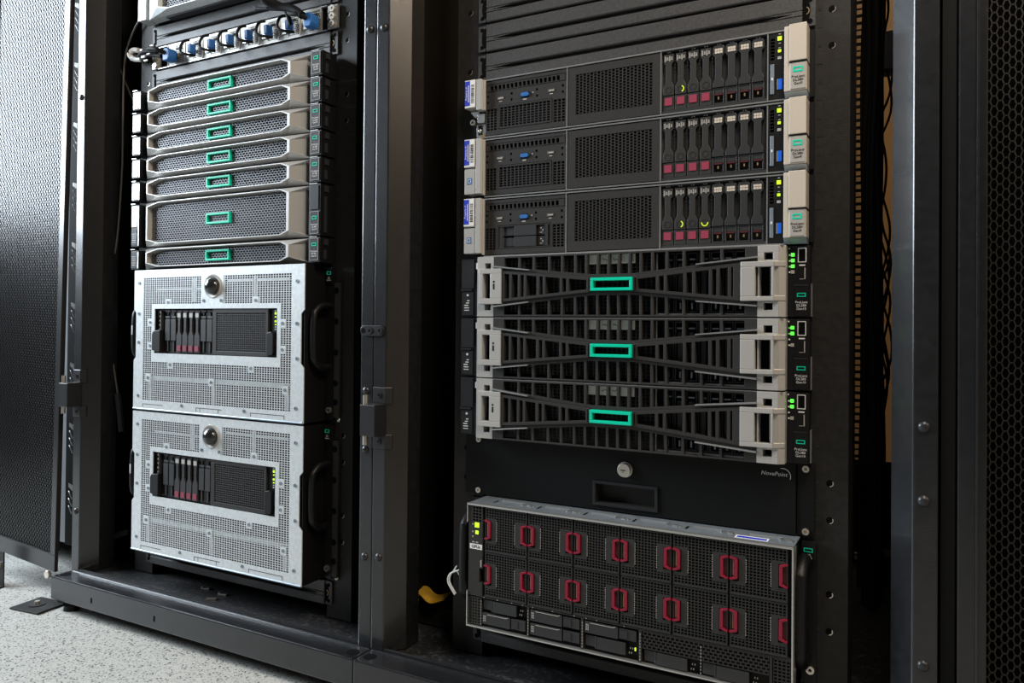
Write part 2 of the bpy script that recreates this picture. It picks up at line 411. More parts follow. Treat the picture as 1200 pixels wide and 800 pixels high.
# neighbouring cabinet right, seen as dark body; far left one added for the light
t = thing('server_rack', 'closed cabinet to the right, only its edge and mesh door showing', 'rack', (617, 0, -ZF), 'black cabinets of the rack row')
part('cabinet_body', MB().box(0, 760, -46, 880, 20, ZTOP+ZF), 'side', t)
part('front_post', MB().box(0, 13, -60, -46, 20, ZTOP+ZF), 'side', t)
part('plinth', MB().box(0, 760, -46, 870, 0, 20), 'side', t)
t = thing('server_rack', 'added cabinet behind the open mesh door, its pale sheet brightens the door holes', 'rack', (-1690, 0, -ZF), 'black cabinets of the rack row')
part('cabinet_body', MB().box(0, 760, 64, 880, 60, ZTOP+ZF), 'side', t)  # added dark body, blocks the bright room seen past the door
part('pale_reflector', MB().box(0, 565, 60, 63, 60, ZTOP+ZF), 'pale', t)  # added pale sheet, makes the mesh holes of the door look lit
for x in (20, 720): part('levelling_foot', MB().cyl((x, 100, .2), 'z', 15, 60, 12), 'black', t, smooth=True)
for x in (20, 720): part('levelling_foot', MB().cyl((x, 840, .2), 'z', 15, 60, 12), 'black', t, smooth=True)
# black cords filling the right side channel of the right rack
random.seed(3)
t = thing('cable_bundle', 'dense mass of black cords hanging in the channel beside the right rail', 'cable', (512, 560, -330))
cords = MB()
for k in range(22):
    x, y = random.uniform(-18, 12), random.uniform(-60, 90)
    cords.tube([(x+random.uniform(-7, 7), y, z) for z in (4, 260, 520, 780, 1040, 1300, 1800)], random.uniform(4, 6.5), 6, 4)
part('cords', cords, 'cable', t, smooth=True, kind='stuff')
stray = MB()
for k in range(14):
    z = random.uniform(250, 1000)
    stray.tube([(8, random.uniform(-30, 60), z), (22+random.uniform(-6, 10), 20, z+60), (24+random.uniform(-8, 8), 20, z+120), (6, 10, z+200)], 2.2, 6, 4)
part('stray_cords', stray, 'cable', t, smooth=True, kind='stuff')
part('cable_clamp', MB().box(8, 46, 10, 60, 975, 1045), 'black', t)
part('cable_clamp', MB().box(8, 46, 10, 60, 20, 80), 'black', t)
t = thing('gap_blocker', 'added black panel hiding the lit floor behind the right rack', 'panel', (0, 840, -330))  # added panel, keeps the low gap beside the right rail dark
part('panel', MB().box(-105, 560, 0, 3, 8, 210), 'side', t)

# cable strap plate that joins the two racks
t = thing('joining_plate', 'small rounded black link plate bolted across the seam between the two open racks', 'bracket', (-147.5, YP-.2, 156))
pts = [(-15+7*math.cos(a), 8*math.sin(a)) for a in [math.pi/2+math.pi*i/6 for i in range(7)]] + [(17+7*math.cos(a), 8*math.sin(a)) for a in [-math.pi/2+math.pi*i/6 for i in range(7)]]
part('plate', MB().prism(pts, -3, 0), 'hinge', t, bevel=.6)
for x in (-3, 16):
    part('bolt', MB().ringdisc((x, 0), 2.2, 5.2, -4.4, -3, 14), 'rivet', t, smooth=True)
part('open_hole', MB().cyl((-16, -3.2, 0), 'y', 4.2, .2, 14), 'void', t, smooth=True)

# ------------------------------------------------------------------ honeycomb doors
def honeycomb(x0, x1, z0, z1, y0, y1, pc=5.35, pr=10.85, wb=0.62):
    mb = MB(); W = pc*4/3/2; H = pr/2; q = W/2
    nc = int((x1-x0)/pc); nr = int((z1-z0)/pr)
    for i in range(nc+1):
        cx = x0+i*pc
        for j in range(nr+1):
            cz = z0+j*pr+(H if i % 2 else 0)
            if cz > z1: continue
            P = [(cx+W, cz), (cx+q, cz+H), (cx-q, cz+H)]; P0 = (cx+q, cz-H)
            for a, b in ((P[2], P[1]), (P[1], P[0]), (P[0], P0)):
                if b[0] > x1+.1 or a[0] > x1+.1 or a[1] < z0-.1 or b[1] < z0-.1 or a[1] > z1+.1 or b[1] > z1+.1: continue
                dx, dz = b[0]-a[0], b[1]-a[1]; l = math.hypot(dx, dz); nx, nz = -dz/l*wb, dx/l*wb
                n = len(mb.v)
                for y in (y0, y1):
                    mb.v += [(a[0]+nx,y,a[1]+nz),(b[0]+nx,y,b[1]+nz),(b[0]-nx,y,b[1]-nz),(a[0]-nx,y,a[1]-nz)]
                mb.f += [(n+3,n+2,n+1,n), (n,n+1,n+5,n+4), (n+2,n+3,n+7,n+6), (n+4,n+5,n+6,n+7)]
    return mb
# door of the left rack, swung open; origin on its hinge edge, door runs to -x
t = thing('rack_door', 'open black mesh door at the far left catching white light', 'door', (-961, -64, -346), rz=math.radians(-4))
t.rotation_euler[1] = math.radians(1.5)      # the open door sags a little
DW, DZ = 330, 1880
part('door_frame', MB().plate(-DW, 0, 0, DZ, [(-DW+20, -19, 34, DZ-60)], 0, 7.5), 'door', t, bevel=1)
part('mesh_panel', honeycomb(-DW+20, -19, 34, DZ-60, 4, 6.5), 'door', t, kind='stuff')
part('edge_lip', MB().box(-14, -9, 7.6, 14, 40, DZ-60), 'door', t)
# closed door of the next rack on the right
t = thing('rack_door', 'black honeycomb mesh door of the neighbouring cabinet at the right edge', 'door', (629, -66, -346))
part('door_frame', MB().plate(3, 260, 0, DZ, [(29.5, 236, 60, DZ-60)], 0, 16), 'frame', t, bevel=1.4)
part('edge_strip', MB().box(19.2, 22, -5, -.1, 2, DZ-2), 'frame', t, bevel=.8)
part('mesh_panel', honeycomb(29.5, 236, 60, DZ-60, 3, 5.5), 'rail', t, kind='stuff')
part('backing_sheet', MB().box(27, 236, 17, 18, 60, DZ-60), 'void', t)
for i, (z, x) in enumerate([(494, 52), (468, 55)]):
    pass

# ------------------------------------------------------------------ blank panels
def blank_outline(h):
    r = 6
    return [(0, 1), (482.6, 1), (482.6, h-1), (0, h-1)]
def make_blank(x, zb, label, group=None, ribs=True, h=U, short=0):
    t = thing('blank_panel', label, 'panel', (x, 0, zb), group)
    # face with rounded bites at the four screw corners, bent front to back
    pts = [(16,.6),(467,.6),(467,7)]
    for k in range(7): a = -math.pi/2-math.pi*k/6; pts.append((474+9*math.cos(a)*1.0, h/2+ (h/2-8)*math.sin(a)))
    pts += [(467,h-7),(467,h-.6),(16,h-.6),(16,h-7)]
    for k in range(7): a = math.pi/2-math.pi*k/6; pts.append((9+9*math.cos(a), h/2+(h/2-8)*math.sin(a)))
    pts += [(16,7)]
    z = h*.44; g = 2.8
    mb = MB()
    for z0, z1 in ((1.5, z-g), (z+g, h-1.9)):       # face strips above and below the pressed groove, edges rounded over
        mb.along([(-2.4, z0), (-4, z0+1.4), (-4, z1-1.4), (-2.4, z1), (7, z1), (7, z0)], 16, 467)
    mb.box(16, 27, -4, 6, z-g, z+g); mb.box(456, 467, -4, 6, z-g, z+g)
    mb.box(27, 456, 6, 7, z-g, z+g)
    for x0, x1 in ((27, 66), (456, 417)):          # groove ends taper to points
        L = [[(x0,z-g),(x1,z-g),(x0,z)], [(x0,z),(x1,z+g),(x0,z+g)]]
        for q in L: mb.prism(q if x0 < x1 else q[::-1], -4, 6)
    mb.box(18, 465, 7, 12, h-3, h-1.9)
    part('backing', MB().box(18, 465, 8, 9, .2, h-3.2), 'void', t)  # dark sheet added to stop light leaking between the panels
    part('face', mb, 'blank', t, bevel=.5)
    for x0 in (1, 469):
        tab = MB().box(x0, x0+13, -1.8, .2, 3, h-3)
        o = part('mounting_tab', tab, 'blank', t)
        for zz in (9, h-9):
            part('hole', MB().cyl((x0+6.5, -2, zz-.0), 'y', 3.4, .2, 12), 'void', o, smooth=True)
        nt_ = part('slot_notch', lambda: MB().prism([(6*math.cos(2*math.pi*i/16), 15*math.sin(2*math.pi*i/16)) for i in range(16)], -.3, 0), 'void', o, (x0+(12 if x0 < 10 else 1), -1.9, h/2), key='sn')
        part('notch_rim', lambda: MB().arc((0, 0), 4.2, 5.2, -.5, -.2, -1.2, 1.2, 6), 'gold', o, (x0+(12 if x0 < 10 else 1), -2, h/2), key='nr')
    return t
for k, s in ((12, 'lowest of the stacked black ribbed blanks, right above the top champagne eared server'), (13, 'second black ribbed blank up from the champagne eared servers'), (14, 'third black ribbed blank up from the champagne eared servers'), (15, 'topmost black ribbed blank at the upper edge of the right rack')):
    make_blank(0, k*U, s, 'blank panels above the right servers')
make_blank(0, -7*U, 'black ribbed blank panel under the big red handled server')
make_blank(-PITCH, -7*U, 'black ribbed blank panel under the lower silver mesh chassis')
make_blank(-PITCH, 14*U, 'grey ribbed blank panel just above the silver framed servers')
make_blank(-PITCH, 16*U, 'grey ribbed blank panel above the row of blue video plugs')

# ------------------------------------------------------------------ shared small parts
def logo_frame(parent, x0, x1, z0, z1, t, y0, y1, name='logo_frame'):
    return part(name, MB().frame(x0, x1, z0, z1, t, y0, y1), 'green', parent)
def small_label(parent, x0, x1, z0, z1, y, plate_m, ink, lines, size, logo=True):
    p = part('label_plate', MB().box(x0, x1, y-.8, y, z0, z1), plate_m, parent, bevel=.4)
    cx = (x0+x1)/2
    if logo: part('logo_frame', MB().frame(cx-5, cx+5, z1-11, z1-6, 1.1, y-1.2, y-.8), 'green', p)
    text(lines, size, ink, p, cx, y-1.0, z0+(z1-z0)*.33)
    return p

# ------------------------------------------------------------------ champagne eared servers (2U, eight drive caddies)
def caddy_body(kind):
    mb = MB()
    if kind == 1:
        mb.box(0, 15, -1, 4, 0, 19.5)
        mb.prism([(0.4,20),(14.6,20),(14.6,31),(11.2,38),(11.2,60),(14,64),(14,74),(1,74),(1,64),(3.6,60),(3.6,38),(0.4,31)], -2, 4)
    else:
        mb.frame(0, 15, 0, 21, 1.8, -1, 4)
        mb.prism([(0.4,21.5),(14.6,21.5),(14.6,27),(11.8,33),(11.8,60),(14.8,64),(14.8,72),(13,75),(2,75),(0.2,72),(0.2,64),(3.2,60),(3.2,33),(0.4,27)], -2.4, 4)
    return mb
def drive_caddy(parent, x, z, y, kind, lit=None):
    c = part('drive_caddy', lambda: caddy_body(kind), 'drive2' if kind == 1 else 'drive', parent, (x, y, z), key=kind, bevel=.35)
    def vent1():
        m = MB()
        for i in range(4): m.box(2.2+i*2.9, 4+i*2.9, -2.6, -1.9, 64.5+(i % 2)*1.5, 71.5-(i % 2)*1.2)
        m.box(2, 13, -2.5, -1.9, 66.6, 67.4); return m
    def vent2():
        m = MB()
        for i in range(3):
            for j in range(2): m.prism([(3+i*3.4, 64.6+j*3.4),(5.6+i*3.4, 64.6+j*3.4),(6.1+i*3.4, 66.2+j*3.4),(5.6+i*3.4, 67.6+j*3.4),(3+i*3.4, 67.6+j*3.4),(2.6+i*3.4, 66.2+j*3.4)], -3, -2.3)
        return m
    if kind == 1:
        part('vent_plate', vent1, 'vent', c, key='v1')
        part('release_button', lambda: MB().box(2.2, 12.2, -2, -.9, 6.5, 16.5), 'pink', c, key='b1')
        part('side_holes', lambda: sum_boxes([(14.9, 16.2, -.2, .3, 36+k*4.6, 38.6+k*4.6) for k in range(6)]), 'grille', c, key='sh', kind='stuff')
        part('activity_ring', lambda: MB().ringdisc((7.5, 26.5), 3.6, 4.5, -2.3, -1.9, 18), 'clear', c, key='r1')
        if lit: part('lit_ring', MB().arc((7.5, 26.5), 3.3, 4.6, -2.6, -1.9, lit[0], lit[1], 7), 'ring', c)
    else:
        part('vent_plate', vent2, 'beige', c, key='v2')
        part('red_stripe', lambda: MB().box(2.4, 12.6, -1.4, 0, 11.5, 13.5), 'darkred', c, key='b2')
        part('latch', lambda: MB().box(2.2, 12.8, -.6, 2, 14, 19), 'drive', c, key='l2')
        part('keyhole', lambda: MB().box(6.6, 8.2, -1.2, 0, 6, 9.5), 'gold', c, key='k2')
    part('drive_number', lambda: MB().box(5, 6.6, -.4, .1, 76.4, 77.4).box(8, 10, -.4, .1, 76.4, 77.4), 'ledoff', c, key='dn', kind='stuff')
    return c
def sum_boxes(L):
    m = MB()
    for b in L: m.box(*b)
    return m
def io_panel():
    holes = []
    for i in range(17): holes.append((30+i*6.8, 34.6+i*6.8, 70.4, 77.2))
    holes += [(42.5, 52.5, 55.5, 59), (82, 95, 53, 61), (125.5, 135.5, 55.5, 59)]
    holes += [(23.6, 41.5, 10.7, 43.2), (43.5, 132, 11.5, 46.5), (134, 152.5, 11, 43.6)]
    for x in (65.9, 107.6, 148.6, 25.5):
        for z in (53, 62): holes.append((x-1.6, x+1.6, z-1.7, z+1.7))
    return MB().plate(22.5, 154.2, 4, 84.5, holes, -14, -9)
def server_gen9(zb, label, lits, media=False, torn_ear=False):
    t = thing('rack_server', label, 'server', (0, 0, zb), 'servers with champagne ears')
    part('chassis', MB().box(22, 461, -6, 690, 1.2, 87.6), 'chassis', t)
    part('steel_edge', MB().box(21.5, 449, -15, -5.9, 86, 87.8).box(21.5, 449, -15, -5.9, 1, 2.6), 'steel', t, key='g9edge')
    io = part('io_panel', io_panel, 'panel', t, key='io')
    part('slot_outline', lambda: MB().frame(23, 153, 68.8, 80, .7, -14.4, -13.9), 'black', io, key='so')
    part('video_port', lambda: MB().prism([(83.5,54.6),(93.5,54.6),(94.6,56),(94.6,58.4),(93.2,60),(83.8,60),(82.4,58.4),(82.4,56)], -16.5, -10), 'blue', io, key='vp')
    for x in (42.5, 125.5): part('usb_port', lambda: MB().frame(0, 10, 0, 3.5, .5, -15, -10).box(1, 9, -12.5, -10, 1.8, 3), 'steel', io, (x, 0, 55.5), key='usb')
    for x in (43.5, 126.5): part('usb_tongue', lambda: MB().box(0, 8, -14.6, -10, 1.2, 2.9), 'beige', io, (x, 0, 55.5), key='ut')
    part('port_marks', lambda: sum_boxes([(85,91,-14.4,-14,49.5,51.6),(45,50,-14.4,-14,52,53.2),(128,133,-14.4,-14,52,53.2),(100.2,101.8,-14.4,-14,57.5,59.5)]), 'ledoff', io, key='pm', kind='stuff')
    part('side_grille', lambda: MB().perf(23.6, 41.5, 10.7, 43.2, 3, 8, .72, .74, -13.6, -12.6, col=True), 'panel', io, key='sg1')
    part('side_grille', lambda: MB().perf(134, 152.5, 11, 43.6, 3, 8, .72, .74, -13.6, -12.6, col=True), 'panel', io, key='sg2')
    if not media:
        part('bay_cover', lambda: MB().frame(44.2, 131.3, 12.2, 45.8, 2.2, -14.6, -11).perf(46.4, 129.1, 14.4, 43.6, 13, 8, .74, .74, -13.8, -12.8, col=True), 'panel', io, key='bc')
    else:
        part('bay_cage', lambda: MB().frame(44.2, 131.3, 12.2, 45.8, 1.5, -14, -9).box(46, 52, -13, -9, 13.7, 44.3).box(122.5, 127, -14.4, -9, 13.7, 44.3), 'panel', io, key='bcg')
        for z in (14.2, 30):
            b = part('small_drive', lambda: MB().box(72.5, 108, -14.5, -7, 0, 14.6).box(54, 72, -11, -7, 1, 13.6).box(53, 54.5, -13, -7, 0, 14.6).box(110, 121, -11.5, -7, .5, 14), 'drive', io, (0, 0, z), key='sd', bevel=.3)
            part('drive_marks', lambda: MB().box(114, 116, -12, -11.4, 9, 11).box(113, 117, -12, -11.4, 3, 4).box(117, 118.5, -12, -11.4, 5.5, 8), 'ledoff', b, key='sdm', kind='stuff')
    g = part('front_grille', lambda: MB().plate(156.5, 290.8, 4, 84.5, [(168.4, 280.2, 17.5, 74)], -14, -9).perf(168.4, 280.2, 17.5, 74, 21, 14, .70, .76, -13.6, -12.6, .5, True), 'panel', t, key='fg')
    for x in (154.6, 291, 427.6): part('divider', lambda: MB().box(0, 1.4, -14.6, -6, 2.6, 86), 'steel', t, (x, 0, 0), key='dv')
    part('drive_cage', lambda: MB().box(293, 427.4, -7, -6, 3, 86).box(293, 427.4, -14, -6, 84.6, 86).box(293, 427.4, -13.6, -6, 2.7, 6.8), 'drive', t, key='cg')
    for i in range(8):
        drive_caddy(t, 294.6+16.35*i, 6.9, -12, 1 if i < 4 else 2, lits.get(i))
    cp = part('control_panel', lambda: MB().plate(429.2, 449, 3, 85.8, [(431.6, 436.4, 52+4*k, 55+4*k) for k in range(7)], -14, -8), 'black', t, key='cp', bevel=.2)
    part('power_led', lambda: MB().box(439.8, 444.6, -15, -13.9, 75.6, 80.4), 'ledy', cp, key='pl')
    part('health_led', lambda: MB().box(440.4, 444, -15, -13.9, 61, 64.2), 'ledy', cp, key='hl')
    part('panel_icons', lambda: MB().box(440, 444.5, -14.5, -13.9, 52.5, 55.8).box(441, 443.6, -14.4, -13.9, 83, 84).box(441, 443.6, -14.4, -13.9, 71.6, 72.6).box(441, 443.6, -14.4, -13.9, 66, 67), 'ledoff', cp, key='pi', kind='stuff')
    part('usb_port', lambda: MB().box(441, 445.4, -14.8, -13.9, 15, 28), 'usbblue', cp, key='ub')
    part('usb_shell', lambda: MB().box(439.2, 440.8, -14.6, -13.9, 15, 28), 'steel', cp, key='us')
    part('pull_tab', lambda: MB().box(431.6, 436, -15.2, -13.9, 10, 47), 'lid', cp, key='pt', bevel=.3)
    part('tab_mark', lambda: MB().box(432.8, 434.8, -15.6, -15.1, 27, 30), 'whiteink', cp, key='tm')
    # right ear
    e = part('right_ear', lambda: MB().box(449.4, 455.6, -25, 0, 8, 87.4).box(455.6, 475.6, -28.5, 0, 43.6, 88.2).box(455.6, 475.6, -26, 0, 8, 42), 'beige', t, key='re', bevel=.7)
    part('ear_foot', lambda: MB().along([(-24,7.6),(-16,1.2),(0,1.2),(0,7.6)], 449.4, 475.6), 'lid', e, key='ef')
    part('ear_gap', lambda: MB().box(455.2, 475.9, -26.4, -2, 42, 43.6), 'black', e, key='eg')
    part('ear_side', lambda: MB().box(476, 481.5, -4, 0, 4, 86), 'black', t, key='es')
    lp = part('label_plate', lambda: MB().box(457, 474.2, -26.8, -26, 9.5, 40.5), 'beige2', e, key='lp', bevel=.4)
    part('logo_frame', lambda: MB().frame(460, 471, 30, 36.4, 1.7, -27.2, -26.8), 'green', lp, key='lf')
    text('ProLiant\nDL380\nGen9', 4.4, 'ink', lp, 465.6, -27.0, 20.0)
    # left ear
    l = part('left_ear', (lambda: MB().box(-8.5, 9.4, -24, 0, 46, 88.2).box(11, 19.6, -23.5, 0, 42, 88).box(19.8, 22.2, -18, 0, 42, 87)) if torn_ear else (lambda: MB().box(-8.5, 9.4, -24, 0, 45.6, 88.2).box(-8.5, 9.4, -23, 0, 6, 43.8).box(11, 19.6, -23.5, 0, 6, 88).box(19.8, 22.2, -18, 0, 4, 87)), 'silver', t, key=('le', torn_ear), bevel=.6)
    st = part('asset_sticker', lambda: MB().box(-8.2, 9, -24.5, -24.05, 47, 87.6), 'sticker', l, key='as')
    part('blue_band', lambda: MB().box(-8, .6, -24.8, -24.5, 49.5, 86.5), 'bluesticker', l, key='bb')
    text('Property of', 4.2, 'whiteink', l, -5.6, -24.9, 68, vertical=True)
    part('print_lines', lambda: MB().box(-2.4, -1.2, -25, -24.8, 55, 80), 'whiteink', l, key='bbl')
    bars = MB(); z = 53.0
    while z < 80: h = random.choice((.6, 1, 1.5)); bars.box(2.6, 7.6, -24.8, -24.5, z, z+h); z += h+random.choice((.7, 1, 1.4))
    part('barcode', bars, 'ink', l)
    part('ear_side_strip', lambda: MB().box(22.4, 26.5, -12, 0, 4, 86), 'black', t, key='lsb')  # plain black strip inside the left ear
    if not torn_ear:
        ch = part('processor_badge', lambda: MB().box(-3.6, 4.2, -23.5, -23.05, 21, 30), 'blue', l, key='pb')
        part('badge_inner', lambda: MB().frame(-2.2, 2.8, 22.6, 28.4, .6, -23.8, -23.5), 'sticker', l, key='pbi')
    else:
        mech = part('latch_mechanism', MB().box(3, 22, -8, 0, 3, 24).box(8, 20, -14, 0, 25, 38).prism([(-6,43),(10,43),(10,38),(4,33)][::-1], -12, -8), 'steel', t, bevel=.4)
        part('pivot', MB().ringdisc((-1, 27), 2, 4.4, -14, -8, 14), 'screw', mech, smooth=True)
        part('latch_slot', MB().box(6, 13, -8.5, -7.9, 8, 22), 'black', mech)
        part('latch_screw', MB().dome((9, -8.5, 14), 3.2, 2, 10, 3), 'screw', mech, smooth=True)
        part('brass_nut', MB().cyl((16, -10, 5), 'y', 3.6, 2, 8), 'gold', mech)
    return t
PI = math.pi
server_gen9(10*U, 'topmost champagne eared server, under the ribbed blanks, lower left ear flap missing', {1: (-1.2, 1.2)}, torn_ear=True)
server_gen9(8*U, 'middle one of the three champagne eared servers in the right rack', {})
server_gen9(6*U, 'lowest champagne eared server, with two small drives under its blue video port', {1: (-1.2, 1.2), 3: (PI*.95, PI*2.05)}, media=True)

# ------------------------------------------------------------------ servers with cross shaped dark bezel (2U)
def lerp(a, b, t): return a+(b-a)*t
def bezel_outer():
    mb = MB(); y0, y1 = -33, -26
    H = 88.4
    def upper(x):        # lower limit of the top openings = top of arm
        if x < 203: return lerp(74.0, 58.5, (x-49)/(203-49))
        if x < 263: return 58.5
        return lerp(58.5, 74.0, (x-263)/(421-263))
    ribs = [(62, 69.5)] + [(x-1.8, x+1.8) for x in (91.4, 114.5, 138.6, 158.5, 178.4, 194.5, 211.2, 226.8, 241.4, 256.5, 272.2, 288, 307.2, 329.6, 352.8, 377.6)] + [(406, 421)]
    ribs[0] = (49, 67)
    for flip in (0, 1):
        Z = (lambda z: z) if not flip else (lambda z: H-z)
        def poly(p): mb.prism([(x, Z(z)) for x, z in (p if not flip else p[::-1])], y0, y1)
        poly([(49, 85), (421, 85), (421, 87.4), (49, 87.4)])
        for a, b in ((49, 203), (203, 263), (263, 421)):
            poly([(a, upper(a+.01 if a != 263 else 263.01)-5), (b, upper(b-.01)-5), (b, upper(b-.01)), (a, upper(a+.01))])
        for a, b in ribs: poly([(a, upper(a)-.5), (b, upper(b)-.5), (b, 85.2), (a, 85.2)])
    return mb
def bezel_middle():
    mb = MB(); y0, y1 = -36.5, -24; c = 44.2
    def wing(xa, ha, xb, hb, ribs):
        s = 1 if xb > xa else -1
        def h(x): return lerp(ha, hb, (x-xa)/(xb-xa))
        def poly(p):
            mb.prism(p if s > 0 else p[::-1], y0, y1)
        t = 4.2
        poly([(xa, c+h(xa)-t), (xb, c+h(xb)-t), (xb, c+h(xb)), (xa, c+h(xa))])
        poly([(xa, c-h(xa)), (xb, c-h(xb)), (xb, c-h(xb)+t), (xa, c-h(xa)+t)])
        for x, w_ in ribs:
            a, b = sorted((x-w_, x+w_)); hh = min(h(a), h(b))-t+.5
            mb.box(a, b, y0, y1, c-hh, c+hh)
    wing(64, 22.6, 201, 10, [(66.5, 2.5), (79, 2), (93, 2), (102.5, 2), (123, 2.2), (132.5, 2), (158.5, 2), (168.5, 2), (199, 2.2)])
    wing(401.5, 23.6, 265, 10, [(397, 4.5), (388, 2), (374, 2), (364.5, 2), (343.5, 2), (332, 2), (306.5, 2), (296, 2), (267, 2.2)])
    mb.box(199, 203.5, y0, y1, c-9, c+9); mb.box(262.5, 267, y0, y1, c-9, c+9)
    return mb
def bezel_inner():
    mb = MB()
    mb.perf(60, 290, 8, 82, 34, 15, .66, .70, -23, -22.2, col=True)
    return mb
def inner_bays():
    mb = MB()
    for i in range(8):
        x = 300+i*15.2
        mb.frame(x, x+14, 7, 84, 1.6, -21, -8); mb.box(x+4, x+10, -22, -8, 22, 70)
    return mb
def server_bezel(zb, label, nled, note):
    t = thing('rack_server', label, 'server', (0, 0, zb), 'servers with crossed dark bezels')
    part('chassis', MB().box(24, 458, -6, 700, 1.2, 87.6), 'chassis', t)
    part('steel_edge', lambda: MB().box(24, 451, -32, -6, 87.5, 88.3), 'steel', t, key='bzedge')
    part('drive_grille', bezel_inner, 'grille', t, key='bzin')
    part('drive_bays', inner_bays, 'drive', t, key='bzbay')
    part('bay_marks', lambda: sum_boxes([(303+i*15.2, 311+i*15.2, -21.6, -21, 74, 76) for i in range(8)]+[(306+i*15.2, 308+i*15.2, -21.6, -21, 11, 19) for i in range(8)]), 'lid', t, key='bzmk', kind='stuff')
    part('silver_sill', lambda: MB().box(294, 404, -25.8, -21, 2.4, 5.4), 'steel', t, key='bzsill')
    part('silver_stile', lambda: MB().box(291.2, 292.4, -25.8, -21, 3, 84), 'steel', t, key='bzst')
    lb = part('paper_label', lambda: MB().box(196, 262, -25.6, -24.8, 72.5, 85), 'sticker', t, key='bzlab')
    rn = random.Random(note)
    part('handwriting', MB().tube([(216+k*1.6, -25.8, 79+rn.uniform(-2.2, 2.2)) for k in range(5)], .45, 5, 2).tube([(231+k*1.6, -25.8, 79+rn.uniform(-2.2, 2.2)) for k in range(6)], .45, 5, 2), 'ink', lb, kind='stuff')
    b = part('bezel', bezel_outer, 'bezel', t, key='bzo', bevel=.4)
    part('center_bar', bezel_middle, 'bezel', b, key='bzm', bevel=.4)
    for q, (x0, z0, x1, z1) in enumerate(((49, 73.4, 108, 66.8), (49, 15, 108, 21.6), (421, 74, 346, 67.5), (421, 14.4, 346, 20.9))):
        p = [(x0, z0-1), (x1, z1-1), (x1, z1+.6), (x0, z0+1)]
        part('silver_trim', lambda: MB().prism(p if x1 > x0 else p[::-1], -38, -30), 'steel', b, key=('bzt', q))
    g = part('logo_frame', lambda: MB().frame(203.6, 262.6, 35.6, 53.2, 4.0, -40, -30), 'green', t, key='bzl', bevel=.5)
    # left silver end
    def left_end():
        m = MB().plate(22, 49, 1, 88, [(34.5, 44.5, 69.5, 78.5), (34.5, 44.5, 10, 18.5), (30, 47, 22, 66)], -33, -16)
        m.box(21.6, 22, -33, 0, 1, 88)
        return m
    le = part('left_end', left_end, 'silver', t, key='bzle', bevel=.5)
    part('grip', lambda: MB().plate(27, 64.4, 19, 70, [(33.4, 46, 27, 63)], -38, -28), 'silver', le, key='bzlg', bevel=.7)
    part('grip_recess', lambda: MB().box(33, 47, -18, -16, 8, 80), 'void', le, key='bzlr')
    part('keyhole', lambda: MB().box(51, 53.6, -38.3, -37.9, 40, 48).cyl((52.3, -38.3, 51), 'y', 1.6, .4, 8), 'black', le, key='bzk')
    def right_end():
        m = MB().plate(421, 446, 1, 88, [(428.5, 439, 70.5, 79.5), (428.5, 439, 9.5, 18), (423, 439.5, 22, 66)], -33, -16)
        m.column([(446,-33),(453,-27),(453,0),(446,0)], 1, 88)
        return m
    re = part('right_end', right_end, 'silver', t, key='bzre', bevel=.5)
    part('grip', lambda: MB().plate(401.5, 441, 20.5, 68.5, [(419, 438, 26, 62)], -38, -28).column([(441,-38),(453.2,-28),(453.2,-20),(441,-28)], 20.5, 27).column([(441,-38),(453.2,-28),(453.2,-20),(441,-28)], 62, 68.5), 'silver', re, key='bzrg', bevel=.7)
    part('grip_recess', lambda: MB().box(420, 440, -18, -16, 8, 80), 'void', re, key='bzrr')
    part('slot_bar', lambda: MB().box(433.5, 434.6, -20, -18, 26, 62), 'steel', re, key='bzsb')
    # right ear with lights and ports
    e = part('right_ear', lambda: MB().box(454, 479, -15, 0, 1.2, 87.6), 'black', t, key='bzear', bevel=.4)
    for k in range(4):
        nm, mt = ('status_led', 'led') if k < nled else ('status_led', 'ledoff')
        if k < nled or k == 3: part(nm, lambda: MB().box(457.2, 461.2, -15.8, -14.9, 0, 4), mt, e, (0, 0, 75-7*k), key=('sl', mt))
        part('led_icon', lambda: MB().box(453.6, 455.6, -15.4, -14.9, .8, 2.6), 'whiteink', e, (1, 0, 75-7*k), key='li')
    part('service_port', lambda: MB().frame(465, 474.8, 67.5, 85, .9, -15.6, -14.9), 'whiteink', e, key='sp')
    part('port_opening', lambda: MB().box(467, 473, -15.3, -14.9, 69.5, 83), 'void', e, key='po')
    part('usb_mark', lambda: MB().box(466.5, 473.5, -15.4, -14.9, 63.2, 64.8), 'whiteink', e, key='um')
    part('usb_port', lambda: MB().box(472.6, 473.8, -15.4, -14.9, 47, 61).box(467, 472, -15.3, -14.9, 47, 47.6), 'ledoff', e, key='up2')
    tb = part('pull_tab', lambda: MB().box(461.2, 478, -16.6, -15.1, 2.5, 40.5), 'black', e, key='ptab', bevel=.5)
    part('tab_edge', lambda: MB().box(461.4, 477.6, -17, -16.5, 39, 40), 'clear', tb, key='tabedge')
    part('logo_frame', lambda: MB().frame(464.4, 474.6, 25.6, 30.4, 1.1, -17.1, -16.6), 'green', tb, key='lg2')
    text('ProLiant\nDL380\nGen10', 4.2, 'whiteink', tb, 469.5, -16.9, 15)
    part('ear_edge', lambda: MB().box(479.4, 480.4, -9, 0, 2, 42), 'steel', t, key='ee')
    part('screw_dot', lambda: MB().cyl((454.8, -15.6, 84.6), 'y', 1.0, .6, 8), 'whiteink', e, key='sdot')
    # left ear
    l = part('left_ear', lambda: MB().box(-16.8, 20.5, -15, 0, 1.2, 87.6), 'black', t, key='bzear2', bevel=.5)
    part('ear_cover', lambda: MB().box(-16, 6, -16.6, -15.1, 43, 86.5).box(-16.4, 3, -18, -15.1, 39.5, 42.2).box(-15, 5, -16.2, -15.1, 3, 38), 'clear', l, key='ecov', bevel=.4)
    part('ear_window', lambda: MB().box(9, 12.6, -15.8, -14.9, 72, 81), 'whiteink', l, key='ewin')
